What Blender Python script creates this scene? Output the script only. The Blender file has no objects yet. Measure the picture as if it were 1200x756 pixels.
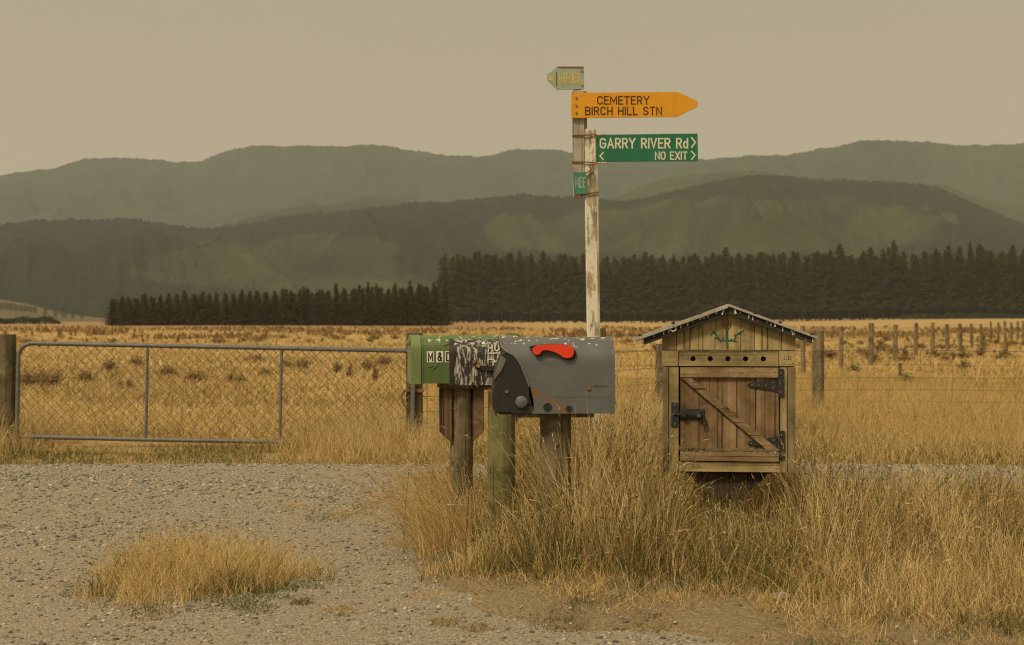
import bpy, bmesh, math, random
import numpy as np
from mathutils import Vector, Matrix, Euler
R = math.radians
scene = bpy.context.scene
COL = scene.collection
random.seed(7); RNG = np.random.default_rng(11)

# ------------------------------------------------------------------ camera, sky, sun, exposure
F = 2000.0; CAMZ = 1.23; HOR = 375.0
cam_d = bpy.data.cameras.new('camera'); cam = bpy.data.objects.new('camera', cam_d); COL.objects.link(cam)
cam_d.sensor_width = 36; cam_d.lens = 60; cam_d.clip_start = 0.1; cam_d.clip_end = 40000
cam.location = (0, 0, CAMZ); cam.rotation_euler = (R(90) - math.atan(3/F), 0, 0)
cam_d.dof.use_dof = True; cam_d.dof.focus_distance = 8.5; cam_d.dof.aperture_fstop = 6.3
scene.camera = cam
scene.view_settings.view_transform = 'Standard'; scene.view_settings.look = 'None'
scene.view_settings.exposure = 0.17; scene.view_settings.gamma = 1.0

SUN_DIR = Vector((-0.40, -0.50, 0.77)).normalized()
world = bpy.data.worlds.new('World'); scene.world = world; world.use_nodes = True
nt = world.node_tree; nt.nodes.clear()
def N(t, typ, **kw):
    n = t.nodes.new(typ)
    for k, v in kw.items(): setattr(n, k, v)
    return n
out = N(nt, 'ShaderNodeOutputWorld'); bg = N(nt, 'ShaderNodeBackground')
sky = N(nt, 'ShaderNodeTexSky', sky_type='NISHITA', sun_disc=False)
sky.sun_elevation = math.asin(SUN_DIR.z); sky.sun_rotation = math.atan2(SUN_DIR.x, SUN_DIR.y)
sky.dust_density = 8; sky.air_density = 1.5
tc = N(nt, 'ShaderNodeTexCoord'); sx = N(nt, 'ShaderNodeSeparateXYZ'); rp = N(nt, 'ShaderNodeValToRGB')
nt.links.new(tc.outputs['Generated'], sx.inputs[0]); nt.links.new(sx.outputs['Z'], rp.inputs[0])
rp.color_ramp.elements[0].position = 0.0; rp.color_ramp.elements[0].color = (0.585, 0.455, 0.30, 1)
rp.color_ramp.elements[1].position = 1.0; rp.color_ramp.elements[1].color = (0.53, 0.43, 0.27, 1)
e = rp.color_ramp.elements.new(0.20); e.color = (0.405, 0.338, 0.232, 1)
ns = N(nt, 'ShaderNodeTexNoise'); ns.inputs['Scale'].default_value = 2.2; ns.inputs['Detail'].default_value = 3
nt.links.new(tc.outputs['Generated'], ns.inputs['Vector'])
mr = N(nt, 'ShaderNodeMapRange'); mr.inputs['To Min'].default_value = 0.92; mr.inputs['To Max'].default_value = 1.08
nt.links.new(ns.outputs[0], mr.inputs['Value'])
smk = N(nt, 'ShaderNodeVectorMath', operation='SCALE')
nt.links.new(rp.outputs[0], smk.inputs[0]); nt.links.new(mr.outputs[0], smk.inputs['Scale'])
SKYS = 0.1
sc10 = N(nt, 'ShaderNodeVectorMath', operation='SCALE'); sc10.inputs['Scale'].default_value = 1/SKYS
nt.links.new(smk.outputs[0], sc10.inputs[0])
mx = N(nt, 'ShaderNodeMixRGB'); mx.inputs[0].default_value = 0.93
nt.links.new(sky.outputs[0], mx.inputs[1]); nt.links.new(sc10.outputs[0], mx.inputs[2])
nt.links.new(mx.outputs[0], bg.inputs[0]); bg.inputs[1].default_value = SKYS
nt.links.new(bg.outputs[0], out.inputs[0])
sun_d = bpy.data.lights.new('sun', 'SUN'); sun_d.energy = 2.7; sun_d.angle = R(11); sun_d.color = (1.0, 0.83, 0.58)
sun = bpy.data.objects.new('sun', sun_d); COL.objects.link(sun)
sun.rotation_euler = SUN_DIR.to_track_quat('Z', 'Y').to_euler(); sun.location = (-20, -20, 40)
scene.cycles.volume_bounces = 2; scene.cycles.filter_width = 1.1; scene.cycles.denoising_prefilter = 'NONE'

# ------------------------------------------------------------------ helpers
def wx(px, d): return (px - 600) / F * d
def wz(py, d): return CAMZ - (py - HOR) / F * d
def tag(o, label=None, cat=None, group=None, kind=None, category=None):
    cat = cat or category
    for k, v in (('label', label), ('category', cat), ('group', group), ('kind', kind)):
        if v: o[k] = v
    return o
def empty(name, loc, rz=0, ry=0, **kw):
    o = bpy.data.objects.new(name, None); COL.objects.link(o); o.empty_display_size = 0.2
    o.location = loc; o.rotation_euler = (0, ry, rz); tag(o, **kw); return o
def link(name, me, mat=None, parent=None, **kw):
    o = bpy.data.objects.new(name, me); COL.objects.link(o)
    if mat is not None and not me.materials: me.materials.append(mat)
    if parent is not None: o.parent = parent
    tag(o, **kw); return o
def np_mesh(name, V, Fc, attrs=None, smooth=False, tri=True):
    """V (n,3), Fc (m,3|4) ints; attrs: name -> per-vertex float"""
    me = bpy.data.meshes.new(name); k = Fc.shape[1]
    me.vertices.add(len(V)); me.vertices.foreach_set('co', np.ascontiguousarray(V, dtype=np.float32).ravel())
    me.loops.add(Fc.size); me.loops.foreach_set('vertex_index', np.ascontiguousarray(Fc, dtype=np.int32).ravel())
    me.polygons.add(len(Fc)); me.polygons.foreach_set('loop_start', np.arange(0, Fc.size, k, dtype=np.int32))
    me.update(calc_edges=True); me.validate()
    if smooth: me.shade_smooth()
    for a, v in (attrs or {}).items():
        at = me.attributes.new(a, 'FLOAT', 'POINT'); at.data.foreach_set('value', np.ascontiguousarray(v, dtype=np.float32))
    return me

class MB:
    def __init__(s): s.bm = bmesh.new()
    def box(s, x0, x1, y0, y1, z0, z1, bev=0.0, jit=0.0, rot=None):
        vs = [s.bm.verts.new((x + random.uniform(-jit, jit), y, z + random.uniform(-jit, jit)))
              for x in (x0, x1) for y in (y0, y1) for z in (z0, z1)]
        fs = [s.bm.faces.new([vs[i] for i in f]) for f in ((0,1,3,2),(4,6,7,5),(0,4,5,1),(2,3,7,6),(0,2,6,4),(1,5,7,3))]
        if rot:
            c = Vector(((x0+x1)/2, (y0+y1)/2, (z0+z1)/2)); m = Matrix.Rotation(rot[0], 3, rot[1])
            for v in vs: v.co = c + m @ (v.co - c)
        if bev:
            es = list({e for f in fs for e in f.edges})
            bmesh.ops.bevel(s.bm, geom=es, offset=bev, segments=1, affect='EDGES')
        return s
    def beam(s, p0, p1, w, t, bev=0.0, yv=(0,1,0)):
        p0, p1 = Vector(p0), Vector(p1); d = (p1-p0).normalized(); y = Vector(yv); x = y.cross(d).normalized(); y = d.cross(x)
        vs = [s.bm.verts.new(p + x*a*w/2 + y*b*t/2) for p in (p0, p1) for a, b in ((-1,-1),(1,-1),(1,1),(-1,1))]
        fs = [s.bm.faces.new([vs[i] for i in f]) for f in ((0,3,2,1),(4,5,6,7),(0,1,5,4),(1,2,6,5),(2,3,7,6),(3,0,4,7))]
        if bev:
            bmesh.ops.bevel(s.bm, geom=list({e for f in fs for e in f.edges}), offset=bev, segments=1, affect='EDGES')
        return s
    def tube(s, pts, r, n=8, rs=None, cap=True, rough=0):
        pts = [Vector(p) for p in pts]; rings = []; up = None
        for i, p in enumerate(pts):
            d = (pts[min(i+1, len(pts)-1)] - pts[max(i-1, 0)]).normalized()
            if up is None: up = Vector((0,0,1)) if abs(d.z) < .9 else Vector((0,1,0))
            a = up.cross(d).normalized(); b = d.cross(a); up = b if abs(d.dot(up)) > .99 else (up - d*up.dot(d)).normalized()
            rr = rs[i] if rs else r
            rings.append([s.bm.verts.new(p + (a*math.cos(2*math.pi*k/n) + b*math.sin(2*math.pi*k/n)) * rr * (1 + random.uniform(-rough, rough))) for k in range(n)])
        for A, B in zip(rings, rings[1:]):
            for k in range(n): s.bm.faces.new((A[k], A[(k+1) % n], B[(k+1) % n], B[k]))
        if cap:
            s.bm.faces.new(rings[0][::-1]); s.bm.faces.new(rings[-1])
        return s
    def prism(s, poly, y0, y1, bev=0.0):
        """poly of (x,z) extruded along y"""
        a = [s.bm.verts.new((x, y0, z)) for x, z in poly]; b = [s.bm.verts.new((x, y1, z)) for x, z in poly]
        n = len(poly); fs = [s.bm.faces.new(a), s.bm.faces.new(b[::-1])]
        for i in range(n): fs.append(s.bm.faces.new((a[i], b[i], b[(i+1) % n], a[(i+1) % n])))
        if bev:
            bmesh.ops.bevel(s.bm, geom=list({e for f in fs for e in f.edges}), offset=bev, segments=2, affect='EDGES')
        return s
    def build(s, name, mat, parent=None, smooth=False, **kw):
        bmesh.ops.recalc_face_normals(s.bm, faces=s.bm.faces[:])
        me = bpy.data.meshes.new(name); s.bm.to_mesh(me); s.bm.free()
        if smooth:
            me.shade_smooth(); 
            me.set_sharp_from_angle(angle=R(38))
        return link(name, me, mat, parent, **kw)

# ---- numpy value noise
def _h(ix, iy, seed):
    n = (ix.astype(np.int64)*374761393 + iy.astype(np.int64)*668265263 + seed*2147483647) & 0xffffffff
    n = ((n ^ (n >> 13)) * 1274126177) & 0xffffffff
    return ((n ^ (n >> 16)) & 0xffff) / 65535.0
def vnoise(x, y, seed=0):
    x = np.asarray(x, float); y = np.asarray(y, float)
    ix, iy = np.floor(x), np.floor(y); fx, fy = x-ix, y-iy; fx = fx*fx*(3-2*fx); fy = fy*fy*(3-2*fy)
    a, b, c, d = _h(ix,iy,seed), _h(ix+1,iy,seed), _h(ix,iy+1,seed), _h(ix+1,iy+1,seed)
    return (a*(1-fx)+b*fx)*(1-fy) + (c*(1-fx)+d*fx)*fy
def fbm(x, y, seed=0, o=4):
    s = 0; a = .5; t = 0
    for i in range(o): s = s + a*vnoise(x*2**i+17.3*i, y*2**i+9.1*i, seed+i); t += a; a *= .5
    return s/t
def sstep(a, b, x): t = np.clip((x-a)/(b-a), 0, 1); return t*t*(3-2*t)

# ------------------------------------------------------------------ materials
def mat_new(name):
    m = bpy.data.materials.new(name); m.use_nodes = True; t = m.node_tree; t.nodes.clear()
    o = N(t, 'ShaderNodeOutputMaterial'); p = N(t, 'ShaderNodeBsdfPrincipled'); t.links.new(p.outputs[0], o.inputs[0])
    p.inputs['Roughness'].default_value = .85; p.inputs['Specular IOR Level'].default_value = .25
    return m, t, p
def coords(t, scale=(1,1,1), rand=True, kind='Object'):
    c = N(t, 'ShaderNodeTexCoord'); mp = N(t, 'ShaderNodeMapping'); mp.inputs['Scale'].default_value = scale
    if rand:
        oi = N(t, 'ShaderNodeObjectInfo'); ml = N(t, 'ShaderNodeMath', operation='MULTIPLY'); ml.inputs[1].default_value = 37.0
        t.links.new(oi.outputs['Random'], ml.inputs[0]); ad = N(t, 'ShaderNodeVectorMath', operation='ADD')
        t.links.new(c.outputs[kind], ad.inputs[0]); t.links.new(ml.outputs[0], ad.inputs[1]); t.links.new(ad.outputs[0], mp.inputs[0])
    else: t.links.new(c.outputs[kind], mp.inputs[0])
    return mp.outputs[0]
def noise(t, vec, scale, detail=6, rough=.6, dist=0):
    n = N(t, 'ShaderNodeTexNoise'); n.inputs['Scale'].default_value = scale; n.inputs['Detail'].default_value = detail
    n.inputs['Roughness'].default_value = rough; n.inputs['Distortion'].default_value = dist
    t.links.new(vec, n.inputs['Vector']); return n.outputs[0]
def ramp(t, fac, stops):
    r = N(t, 'ShaderNodeValToRGB'); els = r.color_ramp.elements
    while len(els) < len(stops): els.new(.5)
    for e_, (p_, c_) in zip(els, stops):
        e_.position = p_; e_.color = (*c_, 1) if isinstance(c_, tuple) else (c_, c_, c_, 1)
    t.links.new(fac, r.inputs[0]); return r.outputs[0]
def mix(t, fac, a, b, mode='MIX'):
    m = N(t, 'ShaderNodeMixRGB', blend_type=mode)
    for i, v in enumerate((fac, a, b)):
        if hasattr(v, 'links'): t.links.new(v, m.inputs[i])
        elif isinstance(v, tuple): m.inputs[i].default_value = (*v, 1)
        else: m.inputs[i].default_value = v
    return m.outputs[0]
def math_(t, op, a, b=0.0):
    m = N(t, 'ShaderNodeMath', operation=op)
    for i, v in enumerate((a, b)):
        if hasattr(v, 'links'): t.links.new(v, m.inputs[i])
        else: m.inputs[i].default_value = v
    return m.outputs[0]
def bump(t, p, h, strength=.4, dist=.01):
    b = N(t, 'ShaderNodeBump'); b.inputs['Strength'].default_value = strength; b.inputs['Distance'].default_value = dist
    t.links.new(h, b.inputs['Height']); t.links.new(b.outputs[0], p.inputs['Normal'])

def wood(name, dark, mid, light, axis='z', lichen=0.0, lichen_col=(.30,.31,.16), crack=1.0, peel=None, scale=1.0):
    m, t, p = mat_new(name)
    s = [26*scale]*3; s['xyz'.index(axis)] = 1.1*scale
    v = coords(t, tuple(s)); g = noise(t, v, 1.0, 8, .65, .6)
    c = ramp(t, g, [(.28, dark), (.5, mid), (.72, light)])
    v2 = coords(t, (1,1,1)); blot = noise(t, v2, 6, 5, .6)
    c = mix(t, math_(t, 'MULTIPLY', ramp(t, blot, [(.42, 0.), (.68, 1.)]), .68), c, tuple(x*.42 for x in dark))
    s3 = [60*scale]*3; s3['xyz'.index(axis)] = .9*scale
    cr = noise(t, coords(t, tuple(s3)), 1.0, 3, .5)
    crk = ramp(t, cr, [(.33, 1.), (.40, 0.)])
    c = mix(t, math_(t, 'MULTIPLY', crk, .75*crack), c, tuple(x*.22 for x in dark))
    if peel:
        s4 = [9]*3; s4['xyz'.index(axis)] = 2.5
        pe = noise(t, coords(t, tuple(s4)), 1.3, 8, .7)
        c = mix(t, ramp(t, pe, [(peel[1], 0.), (peel[1]+.05, 1.)]), c, peel[0])
    if lichen:
        l = noise(t, v2, 38, 6, .7)
        l2 = noise(t, v2, 5, 3, .5)
        f = math_(t, 'MULTIPLY', ramp(t, l, [(.5, 0.), (.62, 1.)]), ramp(t, l2, [(.42, 0.), (.6, 1.)]))
        c = mix(t, math_(t, 'MULTIPLY', f, lichen), c, lichen_col)
    oi = N(t, 'ShaderNodeObjectInfo'); mr_ = N(t, 'ShaderNodeMapRange'); mr_.inputs['To Min'].default_value = .84; mr_.inputs['To Max'].default_value = 1.14
    t.links.new(oi.outputs['Random'], mr_.inputs['Value']); sc_ = N(t, 'ShaderNodeVectorMath', operation='SCALE'); t.links.new(c, sc_.inputs[0]); t.links.new(mr_.outputs[0], sc_.inputs['Scale']); c = sc_.outputs[0]
    t.links.new(c, p.inputs['Base Color'])
    bump(t, p, math_(t, 'SUBTRACT', g, math_(t, 'MULTIPLY', crk, .6)), .7, .004)
    return m
def painted(name, base, var=.15, rust=0.0, rust_col=(.30,.11,.03), spec=.4, rough=.5, chips=None, chip_t=.62, droppings=False, streak=False):
    m, t, p = mat_new(name); v = coords(t, (1,1,1))
    n = noise(t, v, 9, 6, .6)
    c = ramp(t, n, [(.3, tuple(x*(1-var) for x in base)), (.7, tuple(min(1, x*(1+var)) for x in base))])
    sv = coords(t, (30, 30, 2.2)); sn = noise(t, sv, 1, 4, .6)
    c = mix(t, math_(t, 'MULTIPLY', ramp(t, sn, [(.5, 0.), (.8, 1.)]), .35), c, tuple(x*.5 for x in base))
    if rust:
        rn = noise(t, v, 22, 7, .7)
        c = mix(t, ramp(t, rn, [(1-rust, 0.), (1-rust+.07, 1.)]), c, rust_col)
    if chips:
        cv = coords(t, (24, 24, 5) if streak else (10, 10, 10)); cn = noise(t, cv, 2.2, 10, .78)
        c = mix(t, ramp(t, cn, [(chip_t, 0.), (chip_t+.05, .92)]), c, chips)
    if droppings:
        dn = noise(t, coords(t, (16, 16, 9)), 2.0, 4, .55)
        ge = N(t, 'ShaderNodeNewGeometry'); sp = N(t, 'ShaderNodeSeparateXYZ'); t.links.new(ge.outputs['Normal'], sp.inputs[0])
        f = math_(t, 'MULTIPLY', ramp(t, dn, [(.60, 0.), (.64, 1.)]), ramp(t, sp.outputs['Z'], [(.55, 0.), (.8, 1.)]))
        c = mix(t, f, c, (.62, .60, .52))
    t.links.new(c, p.inputs['Base Color']); p.inputs['Roughness'].default_value = rough; p.inputs['Specular IOR Level'].default_value = spec
    bump(t, p, n, .15, .004); return m
def plain(name, col, rough=.7, spec=.3, var=.2, metal=0):
    m, t, p = mat_new(name); n = noise(t, coords(t), 30, 5, .6)
    c = ramp(t, n, [(.3, tuple(x*(1-var) for x in col)), (.7, tuple(min(1, x*(1+var)) for x in col))])
    t.links.new(c, p.inputs['Base Color']); p.inputs['Roughness'].default_value = rough
    p.inputs['Specular IOR Level'].default_value = spec; p.inputs['Metallic'].default_value = metal; return m
def tinted(name, stops, transl=.25, rough=.8):
    """per-vertex 'tint' picks the plant's own colour"""
    m, t, p = mat_new(name); a = N(t, 'ShaderNodeAttribute', attribute_name='tint')
    c = ramp(t, a.outputs['Fac'], stops); t.links.new(c, p.inputs['Base Color']); p.inputs['Roughness'].default_value = rough
    p.inputs['Specular IOR Level'].default_value = .15
    if transl:
        tr = N(t, 'ShaderNodeBsdfTranslucent'); t.links.new(c, tr.inputs[0]); ms = N(t, 'ShaderNodeMixShader')
        ms.inputs[0].default_value = transl; o = [x for x in t.nodes if x.type == 'OUTPUT_MATERIAL'][0]
        t.links.new(p.outputs[0], ms.inputs[1]); t.links.new(tr.outputs[0], ms.inputs[2]); t.links.new(ms.outputs[0], o.inputs[0])
    return m

M = {}
M['post_grey'] = wood('weathered_post', (.10,.075,.042), (.20,.155,.088), (.30,.24,.145), lichen=.5)
M['post_green'] = wood('mossy_post', (.085,.075,.035), (.17,.155,.065), (.25,.22,.10), lichen=.9, lichen_col=(.17,.19,.06))
M['post_dark'] = wood('dark_timber', (.055,.042,.024), (.12,.095,.055), (.21,.17,.10), lichen=.7, lichen_col=(.22,.23,.10))
M['post_brown'] = wood('brown_board', (.085,.05,.028), (.16,.10,.058), (.24,.155,.09), lichen=.3)
M['dark_brown'] = wood('dark_brown_board', (.03,.02,.012), (.06,.042,.025), (.09,.065,.04))
M['sign_timber'] = wood('sign_timber', (.20,.16,.09), (.38,.32,.21), (.52,.46,.33), lichen=.7, lichen_col=(.2,.2,.09), peel=((.60,.56,.46), .44))
M['sign_timber_white'] = wood('white_sign_timber', (.40,.35,.24), (.55,.50,.38), (.66,.62,.50), lichen=.7, lichen_col=(.25,.23,.12), peel=((.27,.21,.12), .60))
M['lib_board'] = wood('olive_painted_board', (.19,.14,.060), (.30,.23,.105), (.37,.29,.14), lichen=.35, crack=.6)
M['lib_ply'] = wood('grooved_plywood', (.24,.18,.082), (.40,.31,.145), (.47,.375,.185), lichen=.25, crack=1.0, scale=1.2)
M['lib_boardx'] = wood('olive_painted_board_flat', (.20,.15,.062), (.31,.235,.105), (.38,.30,.14), axis='x', lichen=.4, crack=.5)
M['lib_trim'] = wood('rough_trim', (.13,.10,.055), (.23,.18,.10), (.33,.27,.16), lichen=.9, lichen_col=(.20,.20,.11))
M['door_plank'] = wood('door_plank', (.12,.07,.032), (.23,.145,.07), (.33,.235,.13), lichen=.35, lichen_col=(.25,.20,.11))
M['door_rail'] = wood('door_rail', (.12,.075,.038), (.25,.165,.08), (.36,.26,.14), axis='x', lichen=.8, lichen_col=(.30,.29,.18))
M['roof_edge'] = painted('roof_edge_bitumen', (.030,.028,.022), .4, chips=(.40,.38,.30), chip_t=.60, rough=.8)
M['roof_sheet'] = painted('roof_sheet', (.33,.31,.25), .25, chips=(.10,.09,.07), chip_t=.60, rough=.7)
M['white_bit'] = plain('white_flake', (.62,.60,.50))
M['iron'] = painted('black_iron', (.020,.019,.016), .5, rust=.42, rust_col=(.13,.115,.085), rough=.6)
M['steel'] = plain('galvanised_tube', (.13,.128,.12), .5, .4, .3)
M['wire'] = plain('fence_wire', (.14,.12,.09), .6, .4, .3)
M['hole'] = plain('dark_inside_and_shadow', (.02,.018,.014))
M['green_box'] = painted('green_paint', (.095,.150,.048), .2, rust=.28, rust_col=(.28,.30,.16), chips=(.45,.46,.33), chip_t=.70, droppings=True, streak=True, rough=.42)
M['green_door'] = painted('pale_green_paint', (.165,.205,.075), .15, rust=.30, rust_col=(.09,.12,.04), rough=.5)
M['black_box'] = painted('peeling_black', (.026,.024,.020), .4, rust=.40, rust_col=(.22,.13,.06), chips=(.46,.44,.37), chip_t=.51, droppings=True, streak=True, rough=.6)
M['black_metal'] = painted('black_metal', (.028,.026,.022), .4, rust=.33, rust_col=(.16,.09,.045), rough=.5)
M['grey_dark'] = painted('dark_plastic', (.020,.018,.014), .25, rust=.30, rust_col=(.10,.07,.04), rough=.55)
M['grey_lip'] = painted('grey_plastic_lip', (.135,.13,.115), .2, rough=.5)
M['red'] = painted('red_flag', (.72,.050,.014), .08, rough=.4)
M['white_tile'] = plain('white_tile', (.72,.70,.62), var=.08)
M['black_print'] = plain('black_print', (.018,.017,.015))
M['yellow_sign'] = painted('yellow_sign', (.66,.30,.008), .05, rough=.5)
M['brown_print'] = plain('brown_print', (.075,.030,.008))
M['green_sign'] = painted('green_sign', (.016,.145,.075), .10, rough=.5)
M['cream_print'] = plain('cream_print', (.66,.62,.46), var=.06)
M['faded_cream'] = plain('faded_cream', (.30,.36,.26), var=.3)
M['old_sign'] = painted('faded_blade', (.30,.36,.26), .15, rust=.30, rust_col=(.27,.24,.13), rough=.7)
M['old_print'] = plain('faded_print', (.50,.39,.15), var=.2)
M['small_green'] = painted('small_green_sign', (.05,.20,.13), .15, rust=.33, rust_col=(.17,.2,.11), rough=.6)
M['teal'] = painted('teal_paint', (.012,.085,.060), .2, rough=.7)
M['sepia'] = plain('sepia_paint', (.13,.095,.06))
M['bolt'] = plain('bolt_head', (.17,.15,.12), .5, .5)
M['rusty'] = plain('rusty_metal', (.20,.10,.045), .8)
M['stone'] = plain('pale_stone', (.30,.265,.20), .9, .2, .25)

# grey mailbox: own material with a rust run on the lower front of its side
def grey_body():
    m, t, p = mat_new('grey_plastic'); v = coords(t, (1,1,1), rand=False)
    n = noise(t, v, 7, 7, .65)
    c = ramp(t, n, [(.3, (.092,.099,.100)), (.7, (.130,.138,.138))])
    sn = noise(t, coords(t, (3, 20, 45), rand=False), 1, 4, .6)
    c = mix(t, math_(t, 'MULTIPLY', ramp(t, sn, [(.5, 0.), (.8, 1.)]), .4), c, (.085,.082,.07))
    sp = N(t, 'ShaderNodeSeparateXYZ'); t.links.new(v, sp.inputs[0])
    # a run from (-.14,.93) down to (.05,.79)
    lin = math_(t, 'ADD', math_(t, 'MULTIPLY', sp.outputs['X'], .62), sp.outputs['Z'])
    band = math_(t, 'MULTIPLY', math_(t, 'SUBTRACT', 1.0, math_(t, 'MULTIPLY', math_(t, 'ABSOLUTE', math_(t, 'SUBTRACT', lin, .812)), 13)), math_(t, 'LESS_THAN', sp.outputs['X'], .07))
    rn = noise(t, coords(t, (1,1,.45), rand=False), 30, 7, .7, .5)
    f = ramp(t, math_(t, 'ADD', math_(t, 'MULTIPLY', math_(t, 'MAXIMUM', band, 0), .33), rn), [(.66, 0.), (.84, 1.)])
    c = mix(t, math_(t, 'MULTIPLY', f, .9), c, mix(t, noise(t, v, 60, 5, .7), (.10,.045,.015), (.27,.14,.04)))
    dn = noise(t, coords(t, (18, 18, 12), rand=False), 2.0, 4, .55)
    ge = N(t, 'ShaderNodeNewGeometry'); s2 = N(t, 'ShaderNodeSeparateXYZ'); t.links.new(ge.outputs['Normal'], s2.inputs[0])
    f = math_(t, 'MULTIPLY', ramp(t, dn, [(.60, 0.), (.63, 1.)]), ramp(t, s2.outputs['Z'], [(.6, 0.), (.8, 1.)]))
    c = mix(t, f, c, (.60,.57,.50))
    t.links.new(c, p.inputs['Base Color']); p.inputs['Roughness'].default_value = .48; p.inputs['Specular IOR Level'].default_value = .4
    bump(t, p, n, .12, .004); return m
M['grey_body'] = grey_body()

STRAW = [(0.0, (.075,.095,.022)), (.20, (.13,.135,.036)), (.34, (.27,.165,.055)), (.52, (.48,.345,.140)), (.75, (.70,.53,.25)), (1.0, (.82,.67,.37))]
M['straw'] = tinted('dry_grass', STRAW, .38)
M['far_straw'] = tinted('far_dry_grass', [(0.0, (.10,.11,.03)), (.25, (.27,.20,.065)), (.55, (.50,.365,.15)), (1.0, (.68,.53,.25))], .35)
M['weed'] = tinted('dock_weed', [(0, (.17,.11,.050)), (.5, (.28,.185,.085)), (.85, (.42,.295,.135)), (1, (.20,.19,.07))], .4)
M['gravel_stone'] = tinted('gravel_stone', [(0, (.085,.080,.068)), (.35, (.18,.165,.13)), (.7, (.34,.30,.225)), (1, (.47,.42,.32))], 0)
M['pine_crown'] = tinted('pine_needles', [(0, (.070,.064,.026)), (.5, (.110,.095,.040)), (1, (.125,.112,.044))], .5)
M['pine_trunk'] = wood('pine_bark', (.035,.025,.016), (.07,.05,.034), (.12,.09,.06), scale=.05)
M['leaf_green'] = tinted('broad_leaves', [(0, (.02,.03,.010)), (1, (.055,.075,.025))], .15)

def ground_mat():
    m, t, p = mat_new('dry_field'); v = coords(t, (1,1,1), rand=False)
    sp = N(t, 'ShaderNodeSeparateXYZ'); t.links.new(v, sp.inputs[0])
    big = noise(t, v, .09, 6, .6); mid = noise(t, v, 1.1, 6, .65); fine = noise(t, coords(t, (1,.35,1), rand=False), 9, 6, .7)
    c = ramp(t, fine, [(.3, (.30,.20,.072)), (.55, (.46,.315,.12)), (.75, (.56,.40,.165))])
    c = mix(t, math_(t, 'MULTIPLY', ramp(t, mid, [(.45, 0.), (.7, 1.)]), .5), c, (.37,.245,.085))
    c = mix(t, math_(t, 'MULTIPLY', ramp(t, big, [(.5, 0.), (.65, 1.)]), .45), c, (.42,.27,.095))
    # far strips running across the view: brown stubble, then pale stubble
    wob = math_(t, 'ADD', sp.outputs['Y'], math_(t, 'MULTIPLY', math_(t, 'SUBTRACT', noise(t, v, .02, 3, .5), .5), 60))
    c = mix(t, math_(t, 'MULTIPLY', ramp(t, math_(t, 'MULTIPLY', wob, .001), [(.235, 0.), (.25, .75)]), ramp(t, math_(t, 'ADD', math_(t, 'MULTIPLY', sp.outputs['X'], .01), .5), [(.42, 1.), (.6, .15)])), c, (.27,.155,.065))
    c = mix(t, math_(t, 'MULTIPLY', ramp(t, math_(t, 'MULTIPLY', sp.outputs['Y'], .05), [(.79, .85), (.83, 0.)]), ramp(t, mid, [(.3, .55), (.6, 1.)])), c, (.23,.18,.085))
    t.links.new(c, p.inputs['Base Color'])
    bump(t, p, fine, .6, .03); p.inputs['Roughness'].default_value = .95; return m
M['ground'] = ground_mat()
def gravel_mat():
    m, t, p = mat_new('road_gravel'); v = coords(t, (1,1,1), rand=False)
    a = noise(t, v, 1.3, 5, .6); b = noise(t, v, 55, 5, .7)
    vo = N(t, 'ShaderNodeTexVoronoi'); vo.inputs['Scale'].default_value = 85; t.links.new(v, vo.inputs['Vector'])
    vc = N(t, 'ShaderNodeSeparateXYZ'); t.links.new(vo.outputs['Color'], vc.inputs[0])
    c = ramp(t, vc.outputs['X'], [(0, (.11,.098,.074)), (.5, (.29,.252,.18)), (1, (.46,.405,.30))])
    c = mix(t, .45, c, ramp(t, b, [(.3, (.17,.148,.102)), (.7, (.41,.355,.25))]))
    c = mix(t, math_(t, 'MULTIPLY', ramp(t, a, [(.45, 0.), (.65, 1.)]), .45), c, (.31,.26,.175))
    t.links.new(c, p.inputs['Base Color'])
    h = math_(t, 'ADD', math_(t, 'MULTIPLY', vo.outputs['Distance'], -1), math_(t, 'MULTIPLY', b, .6))
    bump(t, p, h, .8, .012); p.inputs['Roughness'].default_value = .95; return m
M['gravel'] = gravel_mat()
def verge_mat():
    m, t, p = mat_new('verge_litter'); v = coords(t, (1,1,1), rand=False)
    a = noise(t, v, 2.3, 5, .6); b = noise(t, v, 60, 7, .75); c3 = noise(t, coords(t, (3,1,1), rand=False), 30, 6, .7)
    c = ramp(t, b, [(.3, (.13,.092,.048)), (.5, (.25,.19,.105)), (.72, (.40,.32,.19))])
    c = mix(t, math_(t, 'MULTIPLY', ramp(t, a, [(.5, 0.), (.7, 1.)]), .45), c, (.19,.14,.075))
    c = mix(t, ramp(t, c3, [(.6, 0.), (.7, .6)]), c, (.44,.35,.20))
    t.links.new(c, p.inputs['Base Color']); bump(t, p, b, .8, .02); p.inputs['Roughness'].default_value = .95; return m
M['verge'] = verge_mat()
def hill_mat(name, forest, clear, fscale):
    m, t, p = mat_new(name); v = coords(t, (1,1,1), rand=False)
    a = N(t, 'ShaderNodeAttribute', attribute_name='cover')
    n = noise(t, v, fscale, 6, .75); n2 = noise(t, v, fscale*.12, 5, .6)
    fo = ramp(t, n, [(.3, tuple(x*.5 for x in forest)), (.7, tuple(x*1.4 for x in forest))])
    cl = ramp(t, n, [(.3, tuple(x*.75 for x in clear)), (.7, tuple(x*1.2 for x in clear))])
    cl = mix(t, math_(t, 'MULTIPLY', ramp(t, n2, [(.45, 0.), (.65, 1.)]), .5), cl, tuple(x*.65 for x in clear))
    c = mix(t, a.outputs['Fac'], fo, cl)
    t.links.new(c, p.inputs['Base Color']); p.inputs['Roughness'].default_value = 1; p.inputs['Specular IOR Level'].default_value = 0
    bump(t, p, n, .8, 10.0); return m

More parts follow.
